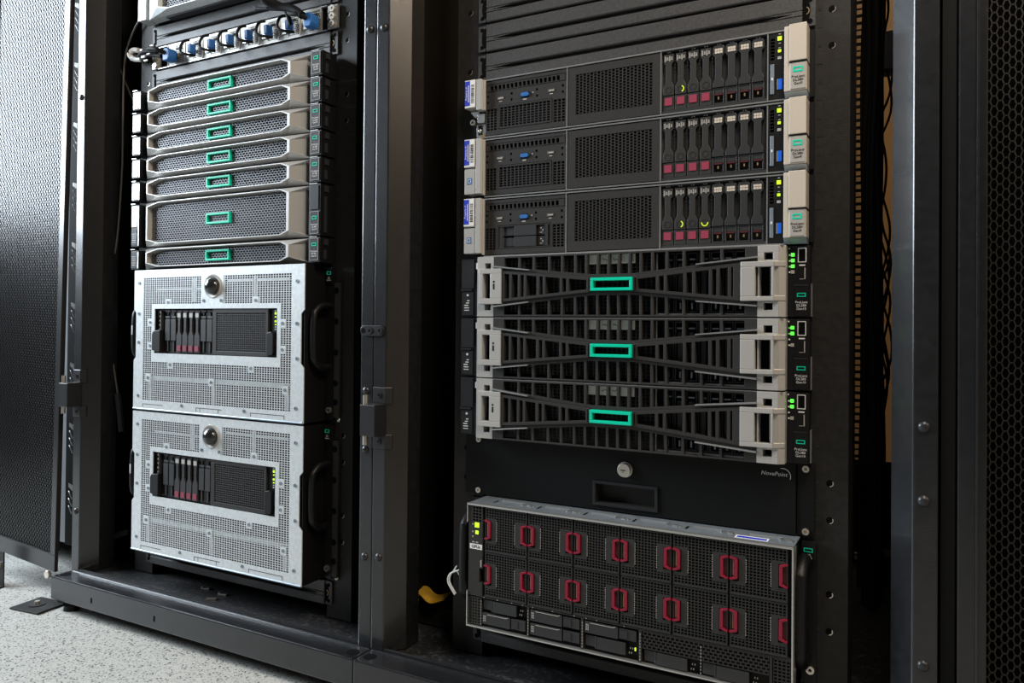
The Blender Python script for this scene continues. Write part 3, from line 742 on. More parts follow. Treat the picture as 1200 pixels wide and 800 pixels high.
    part('ear_slot', lambda: MB().box(8, 13.4, -15.3, -14.9, 50, 71), 'void', l, key='eslot')
    part('serial_dot', lambda: MB().cyl((-5, -16.7, 33), 'y', 1.8, .4, 12), 'whiteink', l, key='sdo')
    part('print_lines', lambda: sum_boxes([(-6,-2,-16.6,-16.2,24,25.6),(-8,-2.6,-16.6,-16.2,20.6,22),(-11,-4,-16.6,-16.2,17,18.6),(-11,-2.5,-16.6,-16.2,13.4,14.8),(-11,-2.5,-16.6,-16.2,9.8,11)]), 'whiteink', l, key='bzpl', kind='stuff')
    return t
server_bezel(4*U, 'upper server with crossed dark bezel, three green lights lit on its right ear', 3, 'W  ADC')
server_bezel(2*U, 'middle server with crossed dark bezel, second down of the three', 2, 'DB  NSE')
server_bezel(0, 'lowest server with crossed dark bezel, right above the lockable drawer', 2, 'ENF  SPC')

# ------------------------------------------------------------------ lockable drawer
t = thing('lockable_box', 'black lockable unit with round key lock under the crossed bezel servers', 'drawer', (0, 0, -2*U))
part('tray', MB().box(22, 460, 14, 420, 2, 86), 'chassis', t)
part('face', MB().plate(20.5, 462.6, 1, 88, [(197, 288, 8, 40)], -5, -.2), 'chassis', t)
for x0, x1 in ((-14, 19.6), (463.6, 484)):
    f = part('ear', MB().box(x0, x1, -2.6, 0, 1, 88), 'chassis', t, bevel=.4)
    for z in (6.35, 82.55):
        s = part('screw', MB().cyl(((8.75 if x0 < 0 else 473.85), -4.6, z), 'y', 4.2, 2, 14), 'screw', f, smooth=True)
        part('cross_recess', MB().box(-2.2, 2.2, -.3, .1, -.6, .6).box(-.6, .6, -.3, .1, -2.2, 2.2), 'gold', f, ((8.75 if x0 < 0 else 473.85), -4.6, z), rot=(0, .5, 0))
lk = part('key_lock', MB().cyl((242.8, -13, 60), 'y', 9.2, 8, 22), 'screw', t, smooth=True, bevel=.5)
part('lock_rim', MB().ringdisc((242.8, 60), 9.3, 10.6, -7, -5, 22), 'steel', lk, smooth=True)
part('keyway', MB().box(238.6, 245.5, -13.3, -12.9, 59.2, 60.6).box(241, 243, -13.3, -12.9, 57, 58), 'black', lk)
pu = part('recessed_pull', MB().frame(196, 289, 7, 41, 4, -7.5, -5.05), 'clear', t, bevel=.6)
part('pull_pocket', MB().box(199.5, 285.5, 12, 13, 10, 38).box(199.5, 285.5, -5, 12, 10, 11.2).box(199.5, 285.5, -5, 12, 37, 38).box(199.5, 200.5, -5, 12, 11, 37).box(284.5, 285.5, -5, 12, 11, 37), 'panel', pu)
text('NovePoint', 7.2, 'whiteink', t, 437, -5.4, 73.5, shear=.18)
part('swoosh', MB().arc((447, 71.5), 9.2, 10.0, -5.4, -5, -.35, 1.8, 9), 'whiteink', t)

# ------------------------------------------------------------------ big 4U server with red handles
def module(w_, h):
    """one front module, origin lower left"""
    mb = MB(); d0, d1 = 0, 4
    mb.box(1.3, w_-1.3, d0-1.2, d1, 0, 2.0)
    mb.box(1.3, w_-1.3, d0, d1, h-2, h)
    mb.box(1.3, 2.6, d0, d1, 2.2, h-2); mb.box(w_-2.6, w_-1.3, d0, d1, 2.2, h-2)
    def skip(z, a, b):
        if 11.5 < z < h-15: return [(19.5, w_-19.5)]
        return [(a, b)]
    mb.perf(2.6, w_-2.6, 2.2, h-2, 15, 16, .72, .72, d0+.2, d1-2, skip=skip)
    for x0, x1 in ((2.6, 19.5), (w_-19.5, w_-2.6)):
        mb.box(x0, x1, d0, d1, 11.5, 16); mb.box(x0, x1, d0, d1, h-19, h-15)
        xa, xb = (x0+9, x1) if x0 < 10 else (x0, x1-9)
        mb.box(xa, xb, d0, d1, 16, h-19)
    return mb
def red_half(sgn):
    # half of a hexagonal red pull: sgn -1 = on the right border of a module, +1 = on its left border
    pts = [(0.8,-13.5),(7,-11),(9.4,-11),(9.4,-13.0)]
    outer = [(1.0,-14),(3.5,-14),(10.5,-11.8),(10.5,11.8),(3.5,14),(1.0,14)]
    inner = [(1.0,-11.5),(3.2,-11.5),(6.6,-9.8),(6.6,9.8),(3.2,11.5),(1.0,11.5)]
    mb = MB()
    for i in range(5):
        q = [outer[i], outer[i+1], inner[i+1], inner[i]]
        q = [(x*sgn, z) for x, z in q]
        mb.prism(q if sgn > 0 else q[::-1], -2.2, 1.5)
    return mb
def big_server():
    t = thing('rack_server', 'big black server with rows of red pull handles, bottom of the right rack', 'server', (0, 0, -6*U))
    YF = -57
    part('chassis', MB().box(24, 467, YF+10, 640, 2, 174.5), 'chassis', t)
    lid = part('lid', MB().box(23.5, 467.6, YF, 640, 175.4, 177), 'lid', t)
    for i in range(6):
        x = 62+i*70
        part('lid_slot', lambda: MB().box(0, 38, 0, 2.2, 0, 2).box(36, 38, -9, 0, 0, 1.6), 'steel', lid, (x, -24, 177), key='ls', bevel=.2)
        part('lid_clip', lambda: MB().box(0, 5, 0, 9, 0, 1.6).box(8, 10, 1, 4, 0, 1.6), 'steel', lid, (x+46, -34, 177), key='lc', bevel=.2)
        if i < 5: part('lid_dark_slot', lambda: MB().box(0, 3, 0, 14, 0, .3), 'black', lid, (x-8, -38, 177), key='ld')
    st = part('asset_sticker', MB().box(398, 437, -46, -33, 177, 177.25), 'sticker', lid)
    part('blue_band', MB().box(400, 435, -44, -37, 177.25, 177.5), 'bluesticker', lid)
    part('steel_edge', MB().box(23.2, 468, YF-1.2, YF+6, 174.6, 177.3).box(23.2, 468, YF-1.2, YF+6, 1.5, 3.6).box(466.4, 468.4, YF-1.2, YF+20, 3.6, 174.6).box(23.2, 24.4, YF-1.2, YF+14, 3, 52).box(23.2, 24.4, YF-1.2, YF+14, 150, 174), 'steel', t, bevel=.3)
    # left control column
    cc = part('control_panel', MB().plate(25, 48, 46, 174, [(32+5*i, 35.6+5*i, 152+4.4*j, 155+4.4*j) for i in range(3) for j in range(5)]+[(43, 48, 66, 86)], YF+1, YF+8), 'panel', t)
    for z, s in ((147, 3.4), (136.5, 2.4)): part('status_led', MB().box(39-s, 39+s, YF, YF+1, z-s, z+s), 'ledy', cc)
    part('panel_icons', sum_boxes([(31,33,YF+.6,YF+1,146.5,148.5),(31,33,YF+.6,YF+1,136,138),(31,33,YF+.6,YF+1,129,131),(31,35,YF+.6,YF+1,121.4,123),(37,41,YF+.6,YF+1,121.4,123),(45,46.8,YF+.6,YF+1,88,98)]), 'ledoff', cc, kind='stuff')
    lb = part('name_label', MB().box(27.5, 47.6, YF+.3, YF+1, 112.4, 119.6), 'sticker', cc)
    text('GPUs', 6.2, 'ink', lb, 37.5, YF+.1, 116)
    # twelve modules
    X = [50.5, 119.4, 188.4, 254.6, 323.6, 393.8, 462.6]
    for r, (z0, h) in enumerate(((111.2, 62.6), (47.6, 62.6))):
        for i in range(6):
            w_ = X[i+1]-X[i]
            m = part('drive_module', lambda: module(w_, h), 'grille', t, (X[i], YF+2, z0), key=('mod', round(w_,1)))
            part('red_handle', lambda: red_half(1), 'red', m, (0, 0, 31), key='rh1', bevel=.35)
            part('red_handle', lambda: red_half(-1), 'red', m, (w_, 0, 31), key='rh2', bevel=.35)
            part('handle_pocket', lambda: MB().box(.8, 7, 1.5, 2, -11.5, 11.5), 'darkred', m, (0, 0, 31), key='hp1')
            part('handle_pocket', lambda: MB().box(-7, -.8, 1.5, 2, -11.5, 11.5), 'darkred', m, (w_, 0, 31), key='hp2')
            part('gold_strip', lambda: MB().box(4.6, 5.3, .4, 1.4, -9, 9), 'gold', m, (0, 0, 31), key='gs')
            for xx in (19.8, w_-20.4): part('seam_pins', lambda: sum_boxes([(0, .7, -.4, .3, 16+2.6*k, 17.4+2.6*k) for k in range(11)]), 'ledoff', m, (xx, 0, 0), key='sp', kind='stuff')
    # lower strip with bays and vents
    part('left_vent', MB().plate(26, 45, 5, 44, [], YF+7, YF+8).perf(27, 44, 6, 43, 4, 9, .6, .6, YF+2, YF+4), 'grille', t)
    part('lower_frame', MB().box(45, 466, YF+2, YF+9, 44.4, 46.6).box(45.2, 46.6, YF+2, YF+9, 4, 44.4).box(119.8, 123, YF+2, YF+9, 4, 44.4).box(200.4, 204, YF+2, YF+9, 4, 44.4).box(280.4, 284.4, YF+2, YF+9, 4, 44.4).box(441.6, 444.6, YF+2, YF+9, 4, 44.4), 'panel', t)
    part('bay_rivets', sum_boxes([(x, x+1.6, YF+1.6, YF+2, 45, 46.2) for x in (50, 72, 95, 112, 128, 158, 190, 207, 222, 260)]+[(x, x+.8, YF+1.6, YF+2, 6+4*k, 8.4+4*k) for x in (45.6, 121, 202, 282, 360) for k in range(9)]), 'ledoff', t, kind='stuff')
    def bay_drive(x, z, w_):
        d = part('drive_bay', lambda: MB().box(0, w_*.64, 0, 6, 0, 15.6).box(w_*.66, w_*.98, .6, 6, 1, 15), 'drive', t, (x, YF+2.4, z), key=('bd', w_), bevel=.4)
        part('bay_latch', lambda: MB().box(w_*.68, w_*.82, -.4, .5, 3, 13), 'rivet', d, key=('bl', w_))
        part('bay_vent', lambda: sum_boxes([(2+2.4*i, 3.4+2.4*i, -.5, 0, 4+3*j, 6+3*j) for i in range(2) for j in range(3)]), 'vent', d, key='bv', kind='stuff')
        part('bay_line', lambda: MB().prism([(8,13.4),(w_*.55,13.4),(w_*.6,15),(w_*.6,15.6),(w_*.54,14.2),(8,14.2)], -.4, 0), 'ledoff', d, key=('bln', w_))
    def bay_blank(x, z, w_):
        d = part('bay_blank', lambda: MB().box(w_*.24, w_*.78, 0, 5, 0, 15.6).box(0, w_*.2, 3, 6, 1, 15).box(w_*.2, w_*.23, .5, 6, 0, 16), 'drive', t, (x, YF+2.4, z), key=('bb', w_), bevel=.4)
        part('blank_marks', lambda: sum_boxes([(w_*.84+1.5*i, w_*.84+.8+1.5*i, 2, 3, 3+3*((i*2) % 4), 5+3*((i*2) % 4)) for i in range(4)]), 'ledoff', d, key=('bm', w_), kind='stuff')
    bay_blank(48, 26.5, 70); bay_drive(48, 8, 70)
    bay_drive(124.5, 26.5, 75); bay_drive(124.5, 8, 75)
    bay_drive(205.5, 26.5, 73); bay_blank(205.5, 8, 73)
    part('status_led', MB().box(275.4, 277.2, YF+1.4, YF+2.4, 17, 21), 'ledy', t)
    part('lower_vent', MB().perf(286, 441, 23, 43.5, 26, 5, .70, .70, YF+2, YF+3, .5), 'panel', t)
    part('lower_vent', MB().perf(446, 465, 6, 43.5, 4, 9, .7, .7, YF+2, YF+3), 'panel', t)
    bay_blank(287, 5, 72); bay_blank(362, 5, 72)
    # ears with loop handles
    for s, x0, x1, hx in ((-1, -4, 21, 8), (1, 469.4, 487, 474)):
        e = part('ear', MB().box(x0, x1, -3, 0, 2, 173), 'black', t, bevel=.5)
        path = [(hx, -3, 152), (hx, -22, 152), (hx, -36, 143), (hx, -41, 128), (hx, -41, 55), (hx, -36, 40), (hx, -22, 31), (hx, -3, 31)]
        part('loop_handle', MB().tube(path, 7.4, 10, 4), 'black', e, smooth=True)
        sc_ = part('thumb_screw', MB().ringdisc(((4 if s < 0 else 480), 18), 2, 5, -6, -3, 14), 'screw', e, smooth=True)
    part('ear_top', MB().box(470, 486.5, -8, -3, 152.5, 171.6), 'black', t)
    part('logo_frame', MB().frame(472.5, 483, 161, 166, 1.1, -8.6, -8), 'green', t)
    part('print_lines', sum_boxes([(475,480.5,-8.4,-8,157.6,158.8),(475,481,-8.4,-8,155.6,156.6),(473.6,482,-8.4,-8,153.4,154.6)]), 'ledoff', t, kind='stuff')
    return t
big_server()

# ------------------------------------------------------------------ left rack: silver framed servers
def bezel_ring(h, lm=0):
    zb0, zt0 = 1.2, h-1.2
    def L(y, pts): return [(x, y, z) for x, z in pts]
    inn = [(49+lm, h-14), (79+lm, h-7.8), (393, h-7.8), (407, h-13.5), (407, h/2+.5), (407, h/2-.5), (407, 13.5), (393, 7.8), (79+lm, 7.8), (49+lm, 14)]
    rim0 = [(47.6+lm, h-13.2), (78.6+lm, h-6.6), (394, h-6.6), (409, h-12.7), (409, h/2+.5), (409, h/2-.5), (409, 12.7), (394, 6.6), (78.6+lm, 6.6), (47.6+lm, 13.2)]
    rim1 = [(44+lm, h-12.6), (78+lm, h-5), (395, h-5), (415, h-12), (415, h/2+.5), (415, h/2-.5), (415, 12), (395, 5), (78+lm, 5), (44+lm, 12.6)]
    out = [(24, zt0), (78+lm, zt0), (395, zt0), (453, zt0), (438, h-7), (438, 7), (453, zb0), (395, zb0), (78+lm, zb0), (24, zb0)]
    back = out
    return MB().rings([L(-26, inn), L(-43, rim0), L(-43, rim1), L(-27, out), L(-8, back)])
def bezel_grille(h):
    z0, z1 = 7.8, h-7.8
    def span(z):
        t = min(max(min(z-z0, z1-z), 0)/6.2, 1)
        return (79-30*t, 393+14*t)
    n = round((z1-z0)/4.15)
    return MB().perf(49, 407, z0, z1, 48, n, .82, .76, -33, -32.2, .5, span=span)
def server_silver(zb, h, label, group=True):
    t = thing('rack_server', label, 'server', (-PITCH, 0, zb), 'silver framed servers in the left rack')
    part('chassis', MB().box(24, 458, -7, 690, 1, h-1), 'chassis', t)
    b = part('bezel', lambda: bezel_ring(h), 'silver', t, key=('sb', h), bevel=.3)
    g = part('grille', lambda: bezel_grille(h), 'mesh', t, key=('sgr', h))
    part('logo_frame', MB().frame(204.5, 265.5, h/2-9.8, h/2+9.8, 3.6, -38, -31), 'green', t, bevel=.4)
    # right ear
    e = part('right_ear', MB().box(455.6, 481, -38, -2, 1.5, h-1.5), 'black', t, bevel=.5)
    zt = 42.4 if h < 60 else 41
    lp = part('label_plate', lambda: MB().box(459.5, 477.5, -39, -38.1, 5, 41), 'clear', e, key='slp', bevel=.4)
    part('plate_rim', lambda: MB().frame(459.2, 477.8, 4.6, 41.4, .7, -39.4, -38.9), 'ledoff', lp, key='slr')
    part('logo_frame', lambda: MB().frame(463.2, 473.8, 28.2, 33.8, 1.3, -39.6, -39), 'green', lp, key='slg')
    text('ProLiant\nDL360\nGen10', 4.2, 'whiteink', lp, 468.5, -39.3, 15.5)
    if h > 60: part('tall_plate', MB().box(459.5, 477.5, -39.4, -38.1, 44.5, h-4), 'clear', e, bevel=.5)
    part('ear_tick', MB().box(457, 474, -38.8, -37, h-1.4, h-.4), 'steel', t)
    part('ear_vent', MB().box(440, 455, -14, -7.1, 5, h-5), 'panel', t)
    part('side_clip', MB().box(481.1, 482.6, -30, -24, 7, h-22).box(481.1, 482.6, -30, -20, h-14, h-4), 'drive', e)
    # left ear
    l = part('left_ear', MB().box(-6, 17, -38, -2, 2, h-6), 'black', t, bevel=.5)
    part('ear_cover', MB().box(-4.5, 12.4, -39.4, -38.1, 4, min(h-8, 36.5)), 'silver' if zb > 8*U else 'clear', l, bevel=.5)
    if h > 60: part('ear_cover', MB().box(-4.5, 12.4, -39.4, -38.1, 40.5, h-8), 'silver', l, bevel=.5)
    part('print_lines', sum_boxes([(-2,10,-39.8,-39.4,10+4*q,11.2+4*q) for q in range(5)]), 'ledoff', l, kind='stuff')
    part('ear_strip', MB().box(13.6, 16.4, -38.8, -38.1, 4, h-9), 'steel', l)
    part('ear_tick', MB().box(-8, 4, -38, -34, h-4, h-2.6), 'steel', l)
    return t
names = ['topmost thin silver framed server, under the grey blank', 'second thin silver framed server from the top', 'third thin silver framed server from the top', 'fourth thin silver framed server from the top', 'fifth thin silver framed server, right above the double height one']
for k in range(5): server_silver((13-k)*U, U, names[k])
server_silver(7*U, 2*U, 'double height silver framed server in the left rack')
server_silver(6*U, U, 'thin silver framed server between the double height one and the silver mesh chassis')

# top server cut by the picture's edge
def top_server():
    h = 2*U
    t = thing('rack_server', 'bright silver framed server cut off by the upper edge of the picture', 'server', (-PITCH, 0, 17*U))
    part('chassis', MB().box(24, 458, -6, 690, 1.5, h-1), 'chassis', t)
    part('bezel', bezel_ring(h, 22), 'zinc', t, bevel=.3)
    part('seam_line', MB().box(24.5, 52, -28.3, -26.5, 23.6, 24.4), 'black', t)
    part('grille', bezel_grille(h), 'mesh', t)
    part('logo_frame', MB().frame(204.5, 265.5, h/2-9.8, h/2+9.8, 3.6, -38, -31), 'green', t)
    for x0, x1 in ((-6, 17), (455.6, 481)): part('ear', MB().box(x0, x1, -30, -2, 3, h-3), 'zinc' if x0 < 0 else 'black', t, bevel=.5)
    part('under_rail', MB().box(70, 430, -24, -8, -2, 1), 'clear', t)
top_server()

# ------------------------------------------------------------------ row of node modules with blue video plugs
def node_unit():
    t = thing('module_chassis', 'row of slim bare metal modules with blue video sockets between two grey blanks', 'chassis', (-PITCH, 0, 15*U))
    part('shell', MB().box(24, 458, 2, 500, 1, 43.4), 'void', t)
    part('shell_rim', MB().box(22, 460, -5, 2, .8, 2).box(22, 460, -5, 2, 42.4, 43.6), 'steel', t)
    for k in range(8):
        x = 52+k*49.6
        m = part('module', lambda: MB().plate(0, 48, 2.4, 42, [(22, 46, 5, 39)], -5, -1).perf(22, 46, 5, 39, 7, 10, .68, .66, -4.6, -4, .5), 'nodeplate', t, (x, 0, 0), key='nm')
        part('gold_edge', lambda: MB().box(-.9, .9, -6, -1, 2.4, 42), 'beige', m, key='ge')
        part('video_socket', lambda: MB().box(10, 20, -8, -5, 10, 30), 'steel', m, key='vs', bevel=.5)
        part('black_clip', lambda: MB().box(24, 38, -7, -4.5, 31, 34).box(21, 26, -8, -4.5, 14, 24), 'black', m, key='bcl')
        part('warm_bit', lambda: MB().box(26, 30, -7, -4.5, 16, 22), 'gold', m, key='wb')
    for s, x in ((-1, 4), (1, 462)):
        e = part('end_plate', MB().box(x, x+22, -5, 0, 2, 42), 'nodeplate', t, bevel=.5)
        for z in (9, 22, 35):
            part('thumb_screw', MB().ringdisc((x+12, z), 2.2, 6, -9, -5, 14), 'screw', e, smooth=True)
            part('screw_core', MB().dome((x+12, -5, z), 3, 2.5, 10, 3), 'screw', e, smooth=True)
        part('dark_gap', MB().box(x+1, x+5, -5.3, -4.9, 12, 30), 'black', e)
    return t
node_unit()
xs = [74, 132.5, 186, 235.5, 284, 332.5, 383.5, 437]
ordn = ['leftmost', 'second from the left', 'third from the left', 'fourth from the left', 'fourth from the right', 'third from the right', 'second from the right', 'rightmost']
for k, x in enumerate(xs):
    t = thing('video_cable', 'black video cable with blue plug, %s in its row' % ordn[k], 'cable', (-PITCH+x, -8, 15*U), 'video cables with blue plugs')
    part('plug', MB().box(-4.4, 4.4, -14, -.4, 11, 28) if k not in (0, 7) else MB().prism([(-8,4),(6,4),(9,10),(9,22),(4,28),(-6,28),(-9,20)], -20, -.4), 'blue', t, bevel=1.6)
    if k in (0, 7):
        path = [(-2, -18, 18), (-14, -28, 24), (-34, -26, 30), (-70 if k == 0 else -52, -14, 36 if k == 0 else 48)]
    else:
        path = [(-12, -3, 40), (-15, -14, 34), (-15.5, -20, 20), (-9, -22, 9), (4, -18, 4.6), (15, -10, 3.6)]
    part('cord', MB().tube(path, 2.6 if k not in (0, 7) else 4.2, 8, 5), 'cable', t, smooth=True)
# bundles
t = thing('cable_bundle', 'bundle of dark cords with white wrapped bend left of the blue plugs', 'cable', (-PITCH, -12, 15*U))
part('dark_cords', MB().tube([(-38,0,34),(-20,-4,28),(10,-16,30),(48,-14,26)], 5, 8, 4).tube([(-36,4,28),(-10,-2,20),(20,-14,22),(60,-14,14)], 4, 8, 4).tube([(-30,6,36),(0,-6,36),(40,-12,34)], 4, 8, 4), 'cable', t, smooth=True)
part('white_wrap', MB().tube([(-28,0,44),(-42,-2,46),(-50,-4,38),(-44,-2,30),(-30,-2,26),(-10,-6,22)], 5.2, 8, 5), 'cablewhite', t, smooth=True)
part('loose_ties', sum_boxes([(10,20,-22,-20,16,20),(18,28,-22,-20,8,11),(6,12,-22,-20,30,34),(26,36,-22,-20,20,22),(36,44,-22,-20,34,37)]), 'cablewhite', t, kind='stuff')
t = thing('cable_bundle', 'thick black cord coming down over the blank to the rightmost blue plug', 'cable', (-PITCH, -26, 15*U))
part('thick_cord', MB().tube([(352,-34,130),(352,-34,90),(358,-24,58),(380,-10,46),(410,-6,36),(430,-6,22)], 7, 10, 5).tube([(325,-10,52),(352,-12,46),(385,-8,40),(420,-4,34)], 3, 8, 4).tube([(372,-12,54),(392,-8,40),(398,0,14)], 4, 8, 4), 'cable', t, smooth=True)
part('tie_tail', MB().tube([(318,-8,58),(336,-12,50),(356,-14,46)], 1.8, 6, 3), 'cable', t, smooth=True)

# ------------------------------------------------------------------ silver mesh chassis (6U)
def mesh_front():
    mb = MB()
    W0, W1, H = 32.5, 466, 264.5
    x0, x1, z0, z1 = 59, 437.5, 19.5, 250
    # margins with a notch for the side handles
    mb.prism([(W0,1.5),(W1,1.5),(W1,z0),(W0,z0)], -57, -55.2)
    mb.prism([(W0,z1),(W1,z1),(W1,H),(W0,H)], -57, -55.2)
    mb.prism([(W0,z0),(x0,z0),(x0,z1),(W0,z1),(W0,190),(W0+6,184),(W0+6,100),(W0,94)], -57, -55.2)
    mb.prism([(x1,z0),(W1,z0),(W1,93),(W1-7,100),(W1-7,182),(W1,189),(W1,z1),(x1,z1)], -57, -55.2)
    solid = [(219, 276, 202, 250), (84, 414, 92, 200)] + [(x-7, x+7, z-7, z+7) for x, z in TABS]
    def skip(z, a, b):
        cuts = sorted((s[0], s[1]) for s in solid if s[2] < z < s[3])
        out = []; x = a
        for p, q in cuts:
            if p > x: out.append((x, p))
            x = max(x, q)
        if x < b: out.append((x, b))
        return out
    mb.perf(x0, x1, z0, z1, 62, 60, .80, .73, -56.9, -56.0, skip=skip)
    # the solid areas
    mb.plate(84, 414, 92, 200, [(92, 405.5, 108.5, 191.5)], -57.3, -55.2)
    mb.plate(219, 276, 200, 250, [], -57.1, -55.2)
    for x, z in TABS: mb.box(x-7, x+7, -57.2, -55.3, z-7, z+7)
    return mb
TABS = [(130, 203), (355, 205), (137, 88), (345, 88), (418, 166), (418, 122), (80, 166), (80, 122), (75, 62), (247, 60), (425, 55)]
def mesh_chassis(zb, label):
    t = thing('mesh_chassis', label, 'chassis', (-PITCH, 0, zb), 'silver mesh chassis')
    part('body', MB().box(40, 465, -20, 650, 2, 263), 'chassis', t)
    part('body_flange', MB().box(33, 465.6, -55, -20, 262.5, 264).box(33, 465.6, -55, -20, 2, 3.5).box(464, 465.4, -55, -20, 3.5, 262.5).box(458, 459, -55, -20, 92, 190).box(39, 40, -55, -20, 3.5, 262.5), 'chassis', t)
    f = part('front_sheet', mesh_front, 'zinc', t, key='mf')
    # struts behind the sheet
    part('inner_struts', lambda: MB().box(66, 432, -53, -51, 58, 66).box(70, 80, -53, -51, 20, 58).box(243, 252, -53, -51, 20, 58).box(420, 430, -53, -51, 20, 58).box(190, 200, -53, -51, 204, 248).box(345, 353, -53, -51, 205, 248).box(280, 430, -53, -51, 238, 242).box(90, 215, -53, -51, 226, 229), 'zinc', t, key='is')
    part('inner_shade', lambda: MB().box(58, 440, -22, -20.5, 18, 250), 'void', t, key='ig')  # near-black sheet paints the shade seen through the punched holes
    def screws():
        m = MB()
        L = [(450, 236), (450, 166), (451, 108), (449, 26), (47, 240), (47, 182), (47, 128), (47, 27), (170, 14.5), (330, 14.5), (225, 205.5), (270, 205.5)] + [(x, z) for x, z in TABS]
        for x, z in L: m.ringdisc((x, z), 1.4, 3.1, -58.2, -57.0, 12)
        return m
    part('screws', screws, 'lid', f, key='msc', smooth=True, kind='stuff')
    part('latch_lines', lambda: sum_boxes([(60,118,-57.2,-56.9,11.6,12.6),(60,61,-57.2,-56.9,6,12),(208,275,-57.2,-56.9,12.4,13.4),(208,209,-57.2,-56.9,6,13),(218,219,-57.2,-56.9,6,13),(265,266,-57.2,-56.9,6,13),(345,424,-57.2,-56.9,11.6,12.6),(345,346,-57.2,-56.9,6,12),(423,424,-57.2,-56.9,6,12)]), 'ink', f, key='ll', kind='stuff')
    part('bottom_bead', lambda: MB().cyl((33,-57,2.5),'x',1.8,432,10), 'lid', f, key='bb6', smooth=True)
    kn = part('dome_knob', lambda: MB().dome((249.5, -57.2, 231), 15.5, 14, 26, 7), 'lens', f, key='dk', smooth=True)
    part('dome_ring', lambda: MB().rings([[(248.5+r*math.cos(a), y, 231+r*math.sin(a)) for a in [2*math.pi*i/26 for i in range(26)]] for r, y in ((21.5,-57.2),(20.5,-59),(19,-59),(15.6,-57.4))]), 'beige2', f, key='dr', smooth=True)
    # the server that looks out of the window in the sheet
    s = part('inner_front', lambda: MB().box(92.5, 405, -51, -46, 109, 191), 'black', t, key='if')
    part('status_lights', lambda: sum_boxes([(99,102,-52,-51,z,z+3) for z in (184,176,168,160,152)]+[(104,105.5,-52,-51,z,z+2) for z in (178,166,156)]), 'whiteink', s, key='sl6', kind='stuff')
    part('left_latch', lambda: MB().prism([(88,114),(108,110),(111,114),(111,152),(92,150),(88,144)], -60, -51), 'black', s, key='llt', bevel=1)
    part('latch_light', lambda: MB().box(108, 110.5, -57, -51, 112, 188), 'panel', s, key='llg')
    def blanks():
        return MB().box(1, 14, -54.5, -51, 23, 62).box(1.2, 13.8, -54, -51, 64, 68).box(6.5, 8, -53, -51, 68, 80).box(5, 8.5, -53, -51, 3, 22)
    def cad():
        return MB().prism([(1,2),(14.5,2),(14.5,32),(10.8,40),(10.8,62),(13,66),(13,75),(3,75),(3,66),(5,62),(5,40),(1,32)], -55, -51)
    for i in range(8):
        x = 117.5+16.1*i
        if i in (0, 1, 6, 7): part('bay_blank', blanks, 'drive', s, (x, 0, 109.5), key='b6', bevel=.3)
        else:
            part('drive_caddy', cad, 'drive', s, (x, 0, 109.5), key='c6', bevel=.3)
            part('release_button', lambda: MB().box(3, 12.5, -55.8, -55, 4.5, 14.5), 'pink', s, (x, 0, 109.5), key='cb6')
            part('caddy_top', lambda: MB().box(4, 12.5, -55.8, -55, 66, 73.5), 'vent', s, (x, 0, 109.5), key='ct6')
    part('cage_top', lambda: sum_boxes([(118+16.1*i, 131+16.1*i, -53, -51, 185.5, 188) for i in range(8)]), 'panel', s, key='cgt', kind='stuff')
    part('fan_grille', lambda: MB().plate(246.5, 382, 109.5, 191, [(256, 377, 116, 184)], -55, -51).perf(256, 377, 116, 184, 25, 18, .70, .68, -54.6, -53.6), 'panel', s, key='fg6', bevel=.3)
    part('right_latch', lambda: MB().prism([(384,112),(396,112),(399,116),(399,148),(394,152),(384,150)], -60, -51), 'black', s, key='rl6', bevel=1)
    part('latch_plate', lambda: MB().box(398, 402.5, -54, -51, 127, 145).box(380.5, 383.5, -56, -51, 128, 150), 'clear', s, key='lp6')
    part('lime_lights', lambda: sum_boxes([(394.5,398,-52,-51,181,185),(395,397.6,-52,-51,176,178),(394.5,398,-52,-51,168,171),(395,397.6,-52,-51,163,165)]), 'ledy', s, key='lm6')
    part('panel_icons', lambda: sum_boxes([(394.5,397,-52,-51,186.5,188.5),(395,397.4,-52,-51,155,157),(395,397.4,-52,-51,159,160.5)]), 'whiteink', s, key='pi6', kind='stuff')
    # ears and side handles
    for s_, x0, x1, hx in ((-1, -6, 31, 17), (1, 466.5, 482.4, 474.5)):
        e = part('ear', MB().box(x0, x1, -4, 0, 3, 262), 'black', t, bevel=.4)
        path = [(hx, -4, 196), (hx, -24, 196), (hx, -38, 188), (hx, -44, 174), (hx, -44, 116), (hx, -38, 102), (hx, -24, 93), (hx, -4, 93)]
        h_ = part('loop_handle', MB().tube(path, 6, 10, 4), 'black', e, smooth=True)
        if s_ < 0: part('grip_mark', MB().box(hx-1.5, hx+1.5, -50.6, -49.8, 142, 160), 'whiteink', e)
        part('thumb_screw', MB().ringdisc((hx if s_ > 0 else 30, 20), 2, 5.2, -8, -4, 14), 'screw', e, smooth=True)
    tag_ = part('ear_tag', MB().box(468, 481, -9, -4.1, 236, 261), 'black', t, bevel=.3)
    part('logo_frame', MB().frame(470, 479.4, 249, 254.5, 1.1, -9.6, -9), 'green', tag_)
    part('print_lines', sum_boxes([(472.6,477,-9.4,-9,244,245.2),(472.6,477,-9.4,-9,241.8,242.8),(470.4,479,-9.4,-9,239,240.2)]), 'ledoff', tag_, kind='stuff')
    # black slide rail to the right with big round holes
    sr = part('slide_rail', MB().box(485, 496, -6, -.5, 8, 236), 'panel', t, bevel=.4)
    for z in (222, 170, 118, 66, 34): part('rail_hole', MB().cyl((489, -6.3, z), 'y', 5.4, .3, 16), 'void', sr, smooth=True)
    part('rail_screw', MB().dome((492, -.6, 4), 4, 3, 10, 3), 'screw', t, smooth=True)
    return t
mesh_chassis(0, 'upper silver mesh fronted chassis with black dome, under the silver framed servers')
